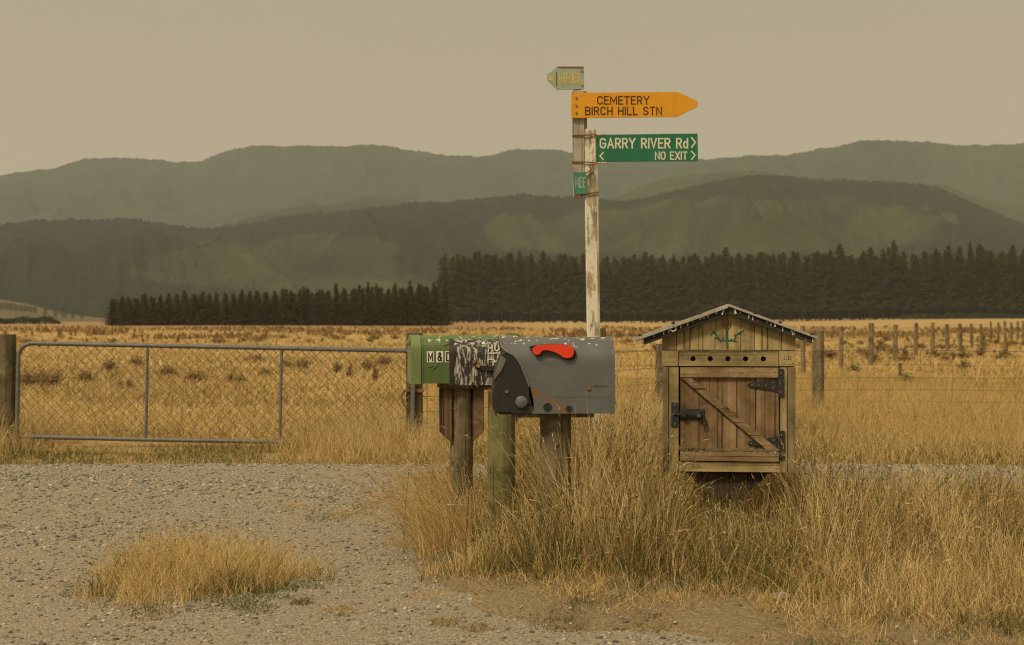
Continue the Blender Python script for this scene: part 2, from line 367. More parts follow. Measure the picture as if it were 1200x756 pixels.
# ------------------------------------------------------------------ ground, road, verge
def grid_mesh(name, xs, ys, zf, attrs=None, smooth=True):
    X, Y = np.meshgrid(xs, ys); Z = zf(X, Y); V = np.stack([X.ravel(), Y.ravel(), Z.ravel()], 1)
    nx, ny = len(xs), len(ys); i = np.arange(nx-1)[None, :] + nx*np.arange(ny-1)[:, None]; i = i.ravel()
    Fc = np.stack([i, i+1, i+1+nx, i+nx], 1)
    at = {k: f(X, Y).ravel() for k, f in (attrs or {}).items()}
    return np_mesh(name, V, Fc, at, smooth)
def lines(*segs):
    o = []
    for a, b, s in segs: o.append(np.arange(a, b, s))
    return np.concatenate(o + [[segs[-1][1]]])

def ground_h(X, Y):
    X = np.asarray(X, float); Y = np.asarray(Y, float)
    far = 1.7*sstep(55, 190, X)*sstep(380, 620, Y)*(1-sstep(900, 1500, Y))
    near = .10*(fbm(X*.35, Y*.35, 3)-.5)*sstep(14.4, 18, Y) + .35*(fbm(X*.03, Y*.03, 5)-.5)*sstep(40, 120, Y)
    bank = .06*sstep(14.3, 15.2, Y)
    return -.03 + far + near + bank
gm = grid_mesh('ground', lines((-5500,-600,350),(-600,-60,30),(-60,-12,1.5),(-12,16,.2),(16,60,1.5),(60,600,30),(600,5500,350)),
               lines((-220,12,8),(12,30,.2),(30,120,1.5),(120,900,12),(900,6400,250)), ground_h)
link('ground', gm, M['ground'], kind='structure')

def road_edge(X): return 14.42 + .22*(fbm(X*.9, X*0+3.3, 21)-.5)*2
def coarse(X, Y):   # loose coarse gravel windrows between smoother wheel tracks
    w = np.exp(-((Y-13.9)/.55)**2)*.6 + np.exp(-((Y-12.0+.25*(X+2))/.9)**2)*.9*sstep(.2, -1.0, X) + np.exp(-((Y-9.6-.35*(X+2.6))/.9)**2)*.45*sstep(-.8, -2.2, X)
    return np.clip(w*(.55+.9*fbm(X*.8, Y*.8, 41)), 0, 1)
def road_h(X, Y):
    X = np.asarray(X, float); Y = np.asarray(Y, float)
    z = .012 + .035*(fbm(X*.6, Y*.6, 8)-.5) + .045*coarse(X, Y) + .016*(fbm(X*6, Y*6, 9)-.5)*(.4+coarse(X, Y))
    e = sstep(0, .35, road_edge(X)-Y)
    return z*e - .06*(1-e)
rm = grid_mesh('gravel_road', lines((-60,-7,1.0),(-7,7,.05),(7,60,1.0)), lines((-40,5,2.5),(5,15.2,.05)), road_h)
link('gravel_road', rm, M['gravel'], kind='structure')

# island verge: where mailboxes stand.  front(x) is its near edge, left edge at about x=-.72
def isl_mask(X, Y):
    X = np.asarray(X, float); Y = np.asarray(Y, float)
    wob = .22*(fbm(X*1.7, Y*1.7, 61)-.5)*2 + .16*(fbm(X*7, Y*7, 63, 3)-.5)*2
    front = 7.2 + 1.3*sstep(.15, -.85, X) - 1.15*sstep(.45, 1.35, X)
    back = 11.8 - .9*sstep(1.2, 1.9, X)
    l = X + .69 + wob*.5 - .22*np.abs(Y-10.0)*.35
    a = np.minimum(np.minimum(Y-front+wob, back-Y+wob*.6), l)
    return a   # signed distance-ish, >0 inside
def dirt_ext(X, Y): return (.50+.30*fbm(np.asarray(X)*1.3, np.asarray(Y)*2.5, 65, 3))*sstep(-.45, .35, np.asarray(X, float))*sstep(8.6, 7.4, np.asarray(Y, float))
def isl_h(X, Y):
    a = isl_mask(X, Y) + dirt_ext(X, Y)
    return -.05 + .105*sstep(-.25, .45, a) + .05*sstep(.3, 1.2, a) + .03*(fbm(X*2.5, Y*2.5, 71)-.5)
im = grid_mesh('grass_verge', lines((-1.6,8,.05),(8,40,1.)), lines((5.5,12.6,.05)), isl_h)
link('grass_verge', im, M['verge'], kind='structure')
def surf(X, Y):
    return np.maximum(np.maximum(ground_h(X, Y), np.where(Y < 15.2, road_h(X, Y), -9)), np.where((X > -1.6) & (Y < 12.6) & (Y > 5.5), isl_h(X, Y), -9))
def sz(x, y): return float(surf(np.array([x]), np.array([y]))[0])

# ------------------------------------------------------------------ gravel stones
def icos():
    p = (1+5**.5)/2
    v = np.array([(-1,p,0),(1,p,0),(-1,-p,0),(1,-p,0),(0,-1,p),(0,1,p),(0,-1,-p),(0,1,-p),(p,0,-1),(p,0,1),(-p,0,-1),(-p,0,1)], float)
    f = np.array([(0,11,5),(0,5,1),(0,1,7),(0,7,10),(0,10,11),(1,5,9),(5,11,4),(11,10,2),(10,7,6),(7,1,8),(3,9,4),(3,4,2),(3,2,6),(3,6,8),(3,8,9),(4,9,5),(2,4,11),(6,2,10),(8,6,7),(9,8,1)])
    return v/np.linalg.norm(v[0]), f
def octa():
    return np.array([(1,0,-.5),(0,1,-.5),(-1,0,-.5),(0,-1,-.5),(0,0,1)], float), np.array([(0,1,4),(1,2,4),(2,3,4),(3,0,4)])
def scatter_stones(name, P, size, base, mat, tint, **kw):
    v, f = base; n = len(P); nv = len(v)
    W = v[None]*(1+RNG.uniform(-.32, .32, (n, nv, 1)))*size[:, None, None]*np.stack([RNG.uniform(.8, 1.35, n), RNG.uniform(.7, 1.1, n), RNG.uniform(.35, .75, n)], 1)[:, None, :]
    a = RNG.uniform(0, 6.28, n); ca, sa = np.cos(a)[:, None], np.sin(a)[:, None]
    X = W[..., 0]*ca - W[..., 1]*sa; Y = W[..., 0]*sa + W[..., 1]*ca
    V = np.stack([X, Y, W[..., 2]], -1) + P[:, None, :]
    Fc = f[None] + (np.arange(n)*nv)[:, None, None]
    me = np_mesh(name, V.reshape(-1, 3), Fc.reshape(-1, 3), {'tint': np.repeat(tint, nv)})
    return link(name, me, mat, **kw)
def gravel(n, lo, hi, base, name, label):
    # area-uniform in x, thinned with distance
    Y = 6.1 + (14.5-6.1)*RNG.random(n)**1.15; X = RNG.uniform(-1, 1, n)*(Y*.33+1.5)
    c = coarse(X, Y); keep = (RNG.random(n) < .24 + .95*c + .25*(fbm(X*2, Y*2, 91) > .55)) & (isl_mask(X, Y) < .02+.55*RNG.random(n)**2.5) & (Y < road_edge(X)-.02)
    X, Y, c = X[keep], Y[keep], c[keep]; n = len(X)
    s = lo + (hi-lo)*RNG.random(n)**2.6*(.45+.8*c)
    dz = (isl_mask(X, Y)+dirt_ext(X, Y) > .12) & (RNG.random(n) < .55); X, Y, s = X[~dz], Y[~dz], s[~dz]; n = len(X)
    P = np.stack([X, Y, surf(X, Y) + s*.12], 1)
    t = np.clip(RNG.normal(.5, .25, n), 0, 1)
    return scatter_stones(name, P, s, base, M['gravel_stone'], t, kind='stuff', label=label, category='gravel')
gravel(200000, .0030, .0105, octa(), 'fine_gravel', 'fine loose grey and tan gravel scattered over the road')
gravel(36000, .009, .020, icos(), 'coarse_gravel', 'coarse angular gravel stones heaped in windrows along the road')

# ------------------------------------------------------------------ grass
def blades(name, X, Y, H, W, tint, nseg=3, lean=.25, droop=.35, head=None, mat='straw', z=None, azim=None, tipw=.15, **kw):
    n = len(X); X = np.asarray(X); Y = np.asarray(Y); Z = (surf(X, Y) if z is None else z) - .01
    az = RNG.uniform(0, 6.283, n) if azim is None else azim
    L = np.abs(RNG.normal(0, 1, n))*lean*H*np.where(RNG.random(n) < .2, 2.3, 1); D = np.abs(RNG.normal(0, 1, n))*droop
    D = np.clip(D, 0, .9)
    ts = np.linspace(0, 1, nseg+1); dx, dy = np.cos(az), np.sin(az)
    fa = RNG.uniform(-.9, .9, n); wx_, wy_ = np.cos(fa), np.sin(fa)
    kx, ky = RNG.normal(0, .02, (2, n))*H
    rows = []; tin = []
    for k, t in enumerate(ts):
        off = L*t + D*H*.75*t**2.5; zz = H*(t - .55*D*t**3)
        cx = X + dx*off + kx*math.sin(t*5); cy = Y + dy*off + ky*math.sin(t*5+1); cz = Z + zz
        w = W*(1-(1-tipw)*t**1.5)
        if k < nseg:
            rows.append(np.stack([cx-wx_*w/2, cy-wy_*w/2, cz], 1)); rows.append(np.stack([cx+wx_*w/2, cy+wy_*w/2, cz], 1))
        else: rows.append(np.stack([cx, cy, cz], 1))
    if head is not None and head.any():
        hi = np.where(head)[0]; q = 7; nh = len(hi); tt_ = np.repeat(RNG.uniform(.80, 1.0, (nh, q)).ravel()[None], 1, 0)[0]; ii = np.repeat(hi, q)
        def at_(t): return np.stack([X[ii]+dx[ii]*(L[ii]*t+D[ii]*H[ii]*.75*t**2.5)+kx[ii]*np.sin(t*5), Y[ii]+dy[ii]*(L[ii]*t+D[ii]*H[ii]*.75*t**2.5)+ky[ii]*np.sin(t*5+1), Z[ii]+H[ii]*(t-.55*D[ii]*t**3)], 1)
        p0 = at_(tt_); p1 = at_(tt_+.05); dr_ = p1-p0; dr_ /= np.linalg.norm(dr_, axis=1)[:, None]+1e-9
        ln_ = RNG.uniform(.010, .024, len(ii))*np.clip(H[ii]/.35, .5, 1.2); rnd = RNG.normal(0, .35, (len(ii), 3)); tip = p0+(dr_+rnd)*ln_[:, None]
        sd = np.cross(dr_, RNG.normal(0, 1, (len(ii), 3))); sd /= np.linalg.norm(sd, axis=1)[:, None]+1e-9; sw = RNG.uniform(.0015, .003, len(ii))[:, None]
        HV = np.stack([p0-sd*sw, p0+sd*sw, tip], 1).reshape(-1, 3); HF = np.arange(len(HV)).reshape(-1, 3)
        link('seed_heads', np_mesh('seed_heads', HV, HF, {'tint': np.repeat(np.clip(tint[ii]*.8+RNG.normal(.02, .08, len(ii)), 0, 1), 3)}), M[mat], kind='stuff', label='fine seed heads at the tips of the ' + name.replace('_', ' '), category='grass')
    V = np.stack(rows, 1); nv = V.shape[1]; f = []
    for k in range(nseg-1): a = 2*k; f += [(a, a+1, a+3), (a, a+3, a+2)]
    f.append((2*nseg-2, 2*nseg-1, 2*nseg))
    Fc = np.array(f)[None] + (np.arange(n)*nv)[:, None, None]
    tt = np.repeat(np.clip(tint, 0, 1), nv)
    me = np_mesh(name, V.reshape(-1, 3), Fc.reshape(-1, 3), {'tint': tt})
    return link(name, me, M[mat], kind='stuff', **kw)

def clump_field(X, Y, s, seed): return fbm(X*s, Y*s, seed, 3)

# island, tall stems: loose stems plus tussocks whose stems fan outward
n = 40000
X = RNG.uniform(-.95, 4.3, n); Y = 6.2 + RNG.random(n)*5.6; az = RNG.uniform(0, 6.283, n)
m_ = 520; tx = RNG.uniform(-.9, 4.2, m_); ty = 6.2 + RNG.random(m_)*5.5; k_ = 105
ta = RNG.uniform(0, 6.283, (m_, k_)); tr = np.abs(RNG.normal(0, .055, (m_, k_))); tj = np.repeat(RNG.random(m_), k_)
X = np.concatenate([X, (tx[:, None]+tr*np.cos(ta)).ravel()]); Y = np.concatenate([Y, (ty[:, None]+tr*np.sin(ta)).ravel()]); az = np.concatenate([az, (ta+RNG.normal(0, 1.1, ta.shape)).ravel()])
tus = np.concatenate([np.zeros(n), 1+tj]); n = len(X)
a = isl_mask(X, Y); fr = X < Y*.36+.6
cf = clump_field(X, Y, 2.6, 101)
post_gap = np.exp(-((X-.21)/.10)**4)*sstep(8.3, 8.1, Y)
keep = (a > .16+.2*RNG.random(n)) & fr & (RNG.random(n) < np.clip(.08+4.2*(fbm(X*4.5, Y*3.2, 111, 3)-.30), .05, 1))
X, Y, a, cf, az, tus = (q[keep] for q in (X, Y, a, cf, az, tus)); n = len(X)
H = (.16 + .42*sstep(.12, .9, a))*(.62+.75*cf)*RNG.uniform(.55, 1.25, n)*np.where(tus > 0, .75+.5*(tus-1), 1)
H *= (1 - .42*sstep(1.35, 1.7, X))*(1 - .38*sstep(1.35, 1.8, X)*sstep(8.6, 10.2, Y))
H *= 1 + .28*np.exp(-((X-.55)/.22)**2)*sstep(8.6, 9.4, Y)
H *= 1 - .40*np.exp(-((X+.25)/.42)**2)
H *= 1 - .60*np.exp(-((X-1.05)/.36)**4)*sstep(9.1, 8.5, Y)
H *= 1 - .50*sstep(.5, 1.3, X)*sstep(8.0, 7.0, Y)
keep = ~((np.abs(X-1.105) < .34) & (Y > 8.55) & (Y < 9.1) & (H > .38)); X, Y, a, cf, az, tus, H = (q[keep] for q in (X, Y, a, cf, az, tus, H)); n = len(X)
green = clump_field(X, Y, 1.1, 131)
tint = np.choose(RNG.integers(0, 4, n), [.95, .74, .50, .27]) + RNG.normal(0, .07, n) + .5*(fbm(X*3.1, Y*3.1, 117, 3)-.5) - .38*(RNG.random(n) < .08+.6*sstep(.50, .62, green)*sstep(.6, .2, H)) - .1*(cf < .4) + np.where(tus > 0, .3*(tus-1.5), 0)
head = (RNG.random(n) < .26) & (H > .14)
blades('tall_dry_grass', X, Y, H, RNG.uniform(.0018, .0042, n)*np.where(head, .75, 1), tint, 4, .22, np.where(RNG.random(n) < .36, .85, .18), head, azim=az,
       label='tall dry straw coloured grass growing round the mailbox posts', category='grass')
# undergrowth
n = 70000
X = RNG.uniform(-.95, 4.3, n); Y = 6.2 + RNG.random(n)*5.6; a = isl_mask(X, Y)
keep = (a > .05+.25*RNG.random(n)) & (X < Y*.36+.6) & (clump_field(X, Y, 4, 151) > .42 - .5*sstep(.2, .6, a)); X, Y, a = X[keep], Y[keep], a[keep]; n = len(X)
H = RNG.uniform(.03, .13, n)*(.45+1.4*sstep(.1, .8, a)); green = clump_field(X, Y, 1.1, 131)
tint = RNG.normal(.62, .17, n) - .45*(RNG.random(n) < .12+.55*sstep(.5, .64, green))
blades('verge_undergrowth', X, Y, H, RNG.uniform(.002, .0042, n), tint, 2, .55, .5, None,
       label='short matted dry grass covering the verge in front of the tall stems', category='grass')
# long leaning seed stalks standing above the rest
n = 420
X = np.concatenate([RNG.uniform(.35, .75, 150), RNG.uniform(1.5, 3.6, 200), RNG.uniform(-.6, .3, 70)]); Y = RNG.uniform(8.5, 10.6, n)
blades('seed_stalks', X, Y, RNG.uniform(.45, .72, n)*np.where(X < .3, .7, np.where(X > 1.4, .68, 1)), np.full(n, .0042), RNG.normal(.38, .14, n), 6, .22, .25, RNG.random(n) < .9,
       label='long brown seed stalks rising above the tall grass', category='grass')
# stems in the foreground left of the island that fall outward over the gravel
n = 3200; X = RNG.uniform(-.75, -.2, n); Y = RNG.uniform(8.6, 11.2, n); keep = isl_mask(X, Y) > .1; X, Y = X[keep], Y[keep]; n = len(X)
blades('arching_grass', X, Y, RNG.uniform(.25, .5, n), RNG.uniform(.002, .0036, n), RNG.normal(.6, .16, n), 6, .5, .8, RNG.random(n) < .2, azim=RNG.normal(3.5, .8, n),
       label='arching dry grass leaning out over the gravel from the left end of the verge', category='grass')

n = 26000; X = RNG.uniform(-.6, 3.2, n); Y = RNG.uniform(6.0, 8.2, n); am = isl_mask(X, Y); keep = (am+dirt_ext(X, Y) > .05+.35*RNG.random(n)) & (am < .45) & (fbm(X*3.4, Y*3.4, 195, 4) > .55-.16*sstep(.3, 1.2, X)); X, Y, am = X[keep], Y[keep], am[keep]; n = len(X)
blades('sparse_verge_grass', X, Y, RNG.uniform(.015, .06, n)*(1+.9*sstep(-.3, .2, am)), RNG.uniform(.0018, .0036, n), RNG.normal(.64, .18, n)-.55*(fbm(X*3, Y*5, 196) > .60), 2, .9, .5,
       label='thin low grass scattered over the bare dirt in front of the tall grass', category='grass')
# straw litter lying flat where verge and gravel meet
n = 40000; X = RNG.uniform(-1.1, 3.2, n); Y = RNG.uniform(6.0, 9.6, n); a = isl_mask(X, Y)+.9*dirt_ext(X, Y)*RNG.random(n)**.7; keep = (a > -.42*RNG.random(n)**1.6) & (isl_mask(X, Y) < .5) & (fbm(X*3, Y*3, 191) > .38); X, Y = X[keep], Y[keep]; n = len(X)
blades('straw_litter', X, Y, RNG.uniform(.012, .030, n), RNG.uniform(.002, .004, n), RNG.normal(.68, .18, n)-.45*(fbm(X*4, Y*4, 193) > .62), 2, 2.2, .5,
       label='broken straw lying flat between the tall grass and the gravel', category='grass')
# round patch in the gravel
n = 11000; ang = RNG.uniform(0, 6.283, n); rr = np.sqrt(RNG.random(n))
wob = 1+.16*np.sin(3*ang+1)+.10*np.sin(7*ang)+.08*np.sin(13*ang+2)
X = -1.46 + .52*rr*wob*np.cos(ang); Y = 7.95 + .66*rr*wob*np.sin(ang)
cf = clump_field(X, Y, 6, 171); keep = RNG.random(n) < (.35+1.6*(cf-.35))*(1-.6*sstep(.75, 1., rr)); X, Y, rr, cf, ang = X[keep], Y[keep], rr[keep], cf[keep], ang[keep]; n = len(X)
H = (.07+.175*(1-rr**2.5))*RNG.uniform(.4, 1.25, n)*(.7+.6*cf)
gr = (rr > .72)*(np.sin(ang) < .1)
tint = RNG.normal(.68, .13, n) - .5*(RNG.random(n) < .06+.45*gr*(clump_field(X, Y, 5, 177) > .5))
blades('grass_patch', X, Y, H, RNG.uniform(.0016, .0036, n), tint, 3, .40, .3, RNG.random(n) < .22,
       label='low round patch of dry grass growing out of the gravel', category='grass')
n = 5200; ang = RNG.uniform(0, 6.283, n); rr = RNG.uniform(.75, 1.22, n)
X = -1.46 + .52*rr*np.cos(ang); Y = 7.93 + .70*rr*np.sin(ang); lo_ = (np.sin(ang) < .05) & (fbm(X*7, Y*7, 197) > .50)
keep = (fbm(X*9, Y*9, 199) > .47); X, Y, lo_ = X[keep], Y[keep], lo_[keep]; n = len(X)
blades('patch_fringe', X, Y, RNG.uniform(.012, .05, n), RNG.uniform(.002, .0045, n), np.where(lo_, RNG.normal(.06, .08, n), RNG.normal(.5, .2, n)), 2, 1.3, .5,
       label='low green weeds and straw litter round the edge of the grass patch', category='grass')
# tiny green and dry tufts on the gravel
T = [(382,612,.16,.3), (412,607,.12,.6), (300,697,.07,.1), (298,718,.10,.1), (260,708,.12,.1), (352,711,.05,.2), (135,696,.14,.05), (455,590,.10,.6), (430,600,.1,.4), (700,722,.12,.2),
     (655,738,.12,.2), (760,742,.09,.3), (845,722,.08,.1), (560,742,.07,.4), (180,725,.1,.3), (395,720,.08,.5), (345,600,.09,.6), (470,640,.08,.6), (500,700,.10,.6), (520,735,.07,.4)]
Xs, Ys, Ts = [], [], []
for px, py, r, g in T:
    d = 2460/(py-375); k = int(160+900*r); aa = RNG.uniform(0, 6.28, k); q = np.sqrt(RNG.random(k))*r
    Xs.append(wx(px, d)+q*np.cos(aa)); Ys.append(d+q*np.sin(aa)*1.4); Ts.append(RNG.normal(g, .13, k))
X, Y, Ts = map(np.concatenate, (Xs, Ys, Ts)); n = len(X)
blades('gravel_tufts', X, Y, RNG.uniform(.012, .045, n), RNG.uniform(.002, .004, n), Ts, 2, .8, .4,
       label='small green and dry tufts creeping over the gravel', category='grass')

# far verge behind the road
n = 78000; Y = 14.35 + 3.6*RNG.random(n)**1.3; X = RNG.uniform(-1, 1, n)*(Y*.33+1.6)
cf = clump_field(X, Y, 1.5, 201); left = sstep(-1.0, -2.2, X)
tallL = np.exp(-((X+4.75)/.35)**2) + np.exp(-((X+1.25)/.95)**2) + .55*sstep(-.3, .5, X)
keep = (Y > road_edge(X)-.06*RNG.random(n)) & (RNG.random(n) < .25+1.1*np.clip(cf-.25, 0, 1)+.4*np.clip(tallL, 0, 1)) & ~((X > -4.3) & (X < -2.0) & (fbm(X*1.2, Y*2.2, 203) > .56) & (RNG.random(n) < .8))
X, Y, cf, tallL = X[keep], Y[keep], cf[keep], tallL[keep]; n = len(X)
H = (.022 + .045*cf + .36*np.clip(tallL, 0, 1.1)*sstep(14.3, 15.3, Y))*RNG.uniform(.5, 1.25, n)
grn = (1-np.clip(tallL*1.1, 0, .8))*sstep(.36, .52, clump_field(X, Y, .9, 207))*sstep(16.2, 15.2, Y)
tint = RNG.normal(.66, .14, n) - .52*(RNG.random(n) < .06+.85*grn)
blades('roadside_grass', X, Y, H, RNG.uniform(.003, .006, n), tint, 2, .3, .35, RNG.random(n) < .2,
       label='green and straw coloured grass along the far edge of the road below the gate', category='grass')
n = 42000; Y = 14.4 + 1.7*RNG.random(n)**1.2; X = RNG.uniform(-1, 1, n)*(Y*.33+1.6); keep = (Y > road_edge(X)-.10*RNG.random(n)) & (fbm(X*1.1, Y*1.6, 209, 4) > .46); X, Y = X[keep], Y[keep]; n = len(X)
blades('roadside_green_grass', X, Y, RNG.uniform(.025, .085, n), RNG.uniform(.003, .006, n), RNG.normal(.12, .12, n)+.5*(RNG.random(n) < .25), 2, .6, .4,
       label='low green grass along the far edge of the gravel road', category='grass')
# golden grass round the road fence, right of the gate
n = 90000; Y = 16.5 + 19*RNG.random(n)**1.6; X = RNG.uniform(-1.6, 1, n)*0 + RNG.random(n)*(Y*.36+2.2) - 1.6
cf = clump_field(X, Y, .8, 221); X0 = -1.1 - .05*(Y-16)
keep = (X > X0+.6*RNG.random(n)) & (X < Y*.36+.4) & (RNG.random(n) < .3+1.0*cf); X, Y, cf = X[keep], Y[keep], cf[keep]; n = len(X)
H = (.12+.38*cf)*RNG.uniform(.45, 1.2, n)*(1-.45*sstep(22, 34, Y))
tint = RNG.normal(.66, .15, n) - .30*(RNG.random(n) < .08+.6*sstep(.52, .64, clump_field(X, Y, .35, 223)))
blades('paddock_edge_grass', X, Y, H, RNG.uniform(.004, .009, n), tint, 2, .3, .35, RNG.random(n) < .2, mat='far_straw',
       label='thick golden grass standing along both sides of the wire fence', category='grass')
# the field itself, thinning out with distance while tufts grow broader
n = 120000; d0, d1 = 17., 260.; u = RNG.random(n); Y = 1/(1/d0 - u*(1/d0-1/d1)); X = RNG.uniform(-1, 1, n)*(Y*.34+1)
cf = clump_field(X, Y, .35, 241); keep = ~((X > -1.0-.05*(Y-16)) & (Y < 28)) & (RNG.random(n) < .35+.9*cf); X, Y, cf = X[keep], Y[keep], cf[keep]; n = len(X)
H = (.05+.15*cf)*RNG.uniform(.5, 1.3, n)*(1+.004*Y)
tint = RNG.normal(.62, .15, n) - .25*(RNG.random(n) < .1+.5*(clump_field(X, Y, .12, 243) > .55))
blades('field_grass', X, Y, H, RNG.uniform(.0005, .0010, n)*Y, tint, 2, .5, .3, mat='far_straw',
       label='short golden grass of the wide dry field beyond the gate', category='grass')

# ------------------------------------------------------------------ dock weeds in the field
def weed_mesh(name, w, h, n, green=0):
    V, Fc, T = [], [], []
    for i in range(n):
        a = random.uniform(0, 6.28); r = w*random.random()**.7*.5; hh = h*random.uniform(.5, 1)*(1-.5*(r/w*2)**2); b = Vector((r*.4*math.cos(a), r*.4*math.sin(a), 0))
        tp = Vector((r*math.cos(a), r*math.sin(a), hh))
        for q in range(5):
            t = random.uniform(.35, 1); p = b.lerp(tp, t); s = .035+.03*random.random()
            v = [p+Vector([random.uniform(-s, s) for _ in range(3)]) for _ in range(3)]; k = len(V); V += v; Fc.append((k, k+1, k+2)); T += [random.uniform(0, .85) if random.random() > green else 1.]*3
        k = len(V); V += [b-Vector((.006, 0, 0)), b+Vector((.006, 0, 0)), tp]; Fc.append((k, k+1, k+2)); T += [.2]*3
    return np_mesh(name, np.array([tuple(v) for v in V]), np.array(Fc), {'tint': np.array(T)})
wm = [weed_mesh('dock_weed', *a) for a in ((.45, .55, 42), (.9, .5, 80), (1.5, .55, 130), (.3, .7, 26), (.7, .45, 50, .6))]
weeds = [(45,410,31,2,1.1), (66,428,30,3,.9), (100,418,33,1,.9), (30,418,31,1,.8), (152,441,29,0,.7), (141,439,29,3,.5), (60,432,30,0,.9), (232,421,33,1,.8), (222,430,33,0,.8),
         (196,421,36,1,.9), (282,432,32,4,.7), (270,434,32,0,.7), (310,424,36,4,.8), (128,415,40,1,1.0), (160,414,44,1,1), (355,419,42,1,1), (335,417,42,4,1), (395,420,38,0,1), (410,433,35,3,.9),
         (440,434,33,3,.9), (430,418,40,1,.9), (450,412,45,1,1), (300,412,48,2,.8), (1063,435,31,4,.9), (1000,432,38,4,.9), (1130,418,42,4,.9)]
def wtag(o, px, d):
    z_ = 'nearer' if d < 60 else ('mid distance' if d < 90 else 'distant')
    p_ = ('behind the hinge side third of the gate' if px < 171 else 'behind the middle panel of the gate' if px < 328 else 'behind the latch side panel of the gate' if px < 480 else
          'in the field behind the mailboxes' if px < 720 else 'in the field around the small cupboard' if px < 960 else 'in the field behind the receding fence posts at right')
    g_ = z_ + ' brown dock weeds ' + p_
    tag(o, 'brown dock weed, ' + z_ + ', ' + p_, 'weed', g_)
k = 0
for px, py, d, kk, s in weeds:
    o = link('dock_weed', wm[kk], M['weed']); y = sz(wx(px, d), d); o.location = (wx(px, d), d, y); s *= .66; o.scale = (s, s, s); o.rotation_euler = (0, 0, random.uniform(0, 6)); k += 1
    wtag(o, px, d)
while k < 230:
    u = random.random(); d = 1/(1/48 - u*(1/48-1/170)); x = random.uniform(-1, 1)*d*.33
    if vnoise(np.array([x*.08]), np.array([d*.03]), 301)[0] < .42: continue
    o = link('dock_weed', random.choice(wm), M['weed']); s = random.uniform(.35, .9); o.location = (x, d, sz(x, d)); o.scale = (s*1.2, s*1.2, s*.9); o.rotation_euler = (0, 0, random.uniform(0, 6)); k += 1
    wtag(o, 600+x/d*F, d)
n = 15000; u = RNG.random(n); Y = 1/(1/105 - u*(1/105-1/260)); X = RNG.uniform(-1, 1, n)*Y*.35
keep = fbm(X*.22, Y*.06, 303, 4) > .585; X, Y = X[keep], Y[keep]; n = len(X)
blades('far_weeds', X, Y, RNG.uniform(.2, .6, n), RNG.uniform(.0010, .0018, n)*Y, RNG.uniform(0, .8, n), 2, .5, .2, mat='weed', tipw=.7,
       label='brown weeds merging into drifts across the far part of the field', category='weeds')

# ------------------------------------------------------------------ hills
def ridge(name, prof, dr, d0, mat, npx, ny, rough, relief, seed, cover=None, back=500, jit=0, x0=-260, x1=1460):
    px = np.linspace(x0, x1, npx); pr = np.array(prof, float); zr = CAMZ + (HOR - np.interp(px, pr[:, 0], pr[:, 1]))/F*dr
    k = np.ones(9)/9; zr = np.convolve(np.pad(zr, 4, mode='edge'), k, 'valid')
    ys = np.concatenate([np.linspace(d0, dr, ny), np.linspace(dr, dr+back, 8)[1:]])
    PX, Y = np.meshgrid(px, ys); X = (PX-600)/F*Y; ZR = np.tile(zr, (len(ys), 1))
    t = np.clip((Y-d0)/(dr-d0), 0, 1); bk = np.clip((Y-dr)/back, 0, 1)
    p = .75+.9*fbm(PX*.006, PX*0+seed, seed, 3)
    shp = t**p
    n1 = (fbm(X*relief, Y*relief*.8, seed+3, 5)-.5)
    rd = 1-np.abs(fbm(X*relief*.7+Y*relief*.25, Y*relief*.3, seed+9, 4)*2-1)
    env = np.sin(np.pi*np.clip(t, 0, 1)); wq = fbm(X*relief*.5, Y*relief*.5, seed+21, 3)*2.2
    spur = 1-np.abs(fbm(PX*.014+wq+t*1.2, t*1.6+seed, seed+13, 4)*2-1)
    Z = ZR*(shp + env*(.55*n1 + .60*(rd-.75) + .34*(spur-.78))) - bk*ZR*.6
    Z = np.minimum(Z, (CAMZ + (ZR-CAMZ)*Y/dr) - 2*(t < 1))     # nothing on the slope tops the skyline
    Z += jit*(RNG.random(Z.shape)-.5)*(t > .02) + rough*(fbm(X*.02, Y*.02, seed+7, 3)-.5)*(t > .02)
    Z = np.where(t <= 0, -3, Z)
    V = np.stack([X.ravel(), Y.ravel(), Z.ravel()], 1); nx = npx; nr = len(ys)
    i = (np.arange(nx-1)[None, :] + nx*np.arange(nr-1)[:, None]).ravel(); Fc = np.stack([i, i+1, i+1+nx, i+nx], 1)
    PY = HOR - (Z-CAMZ)/Y*F
    cv = np.clip((np.zeros_like(Z) if cover is None else cover(PX, PY, X, Y)) + .35*(rd-.78) + .35*(spur-.8) + .25*n1, 0, 1)  # colour also goes darker in gullies, paler on spurs
    me = np_mesh(name, V, Fc, {'cover': cv.ravel()}, True)
    return link(name, me, mat, kind='structure')
A = [(-300,235),(-80,222),(0,206),(50,199),(100,187),(150,184),(200,189),(228,192),(260,178),(300,170),(350,171),(400,171),(430,169),(470,174),(500,179),(550,185),(580,180),(600,175),(640,174),(680,180),(720,186),(780,190),(830,187),(880,182),(930,184),(1000,186),(1200,186),(1500,180)]
A2 = [(-300,260),(600,240),(760,225),(820,190),(880,184),(930,182),(960,175),(1000,167),(1040,164),(1080,166),(1140,171),(1160,169),(1200,167),(1300,165),(1500,180)]
B = [(-300,330),(100,320),(200,280),(240,269),(280,259),(310,249),(350,243),(400,238),(430,232),(450,231),(480,236),(560,240),(680,238),(720,231),(760,215),(800,206),(850,200),(900,203),(960,210),(1040,214),(1100,216),(1160,235),(1220,250),(1500,290)]
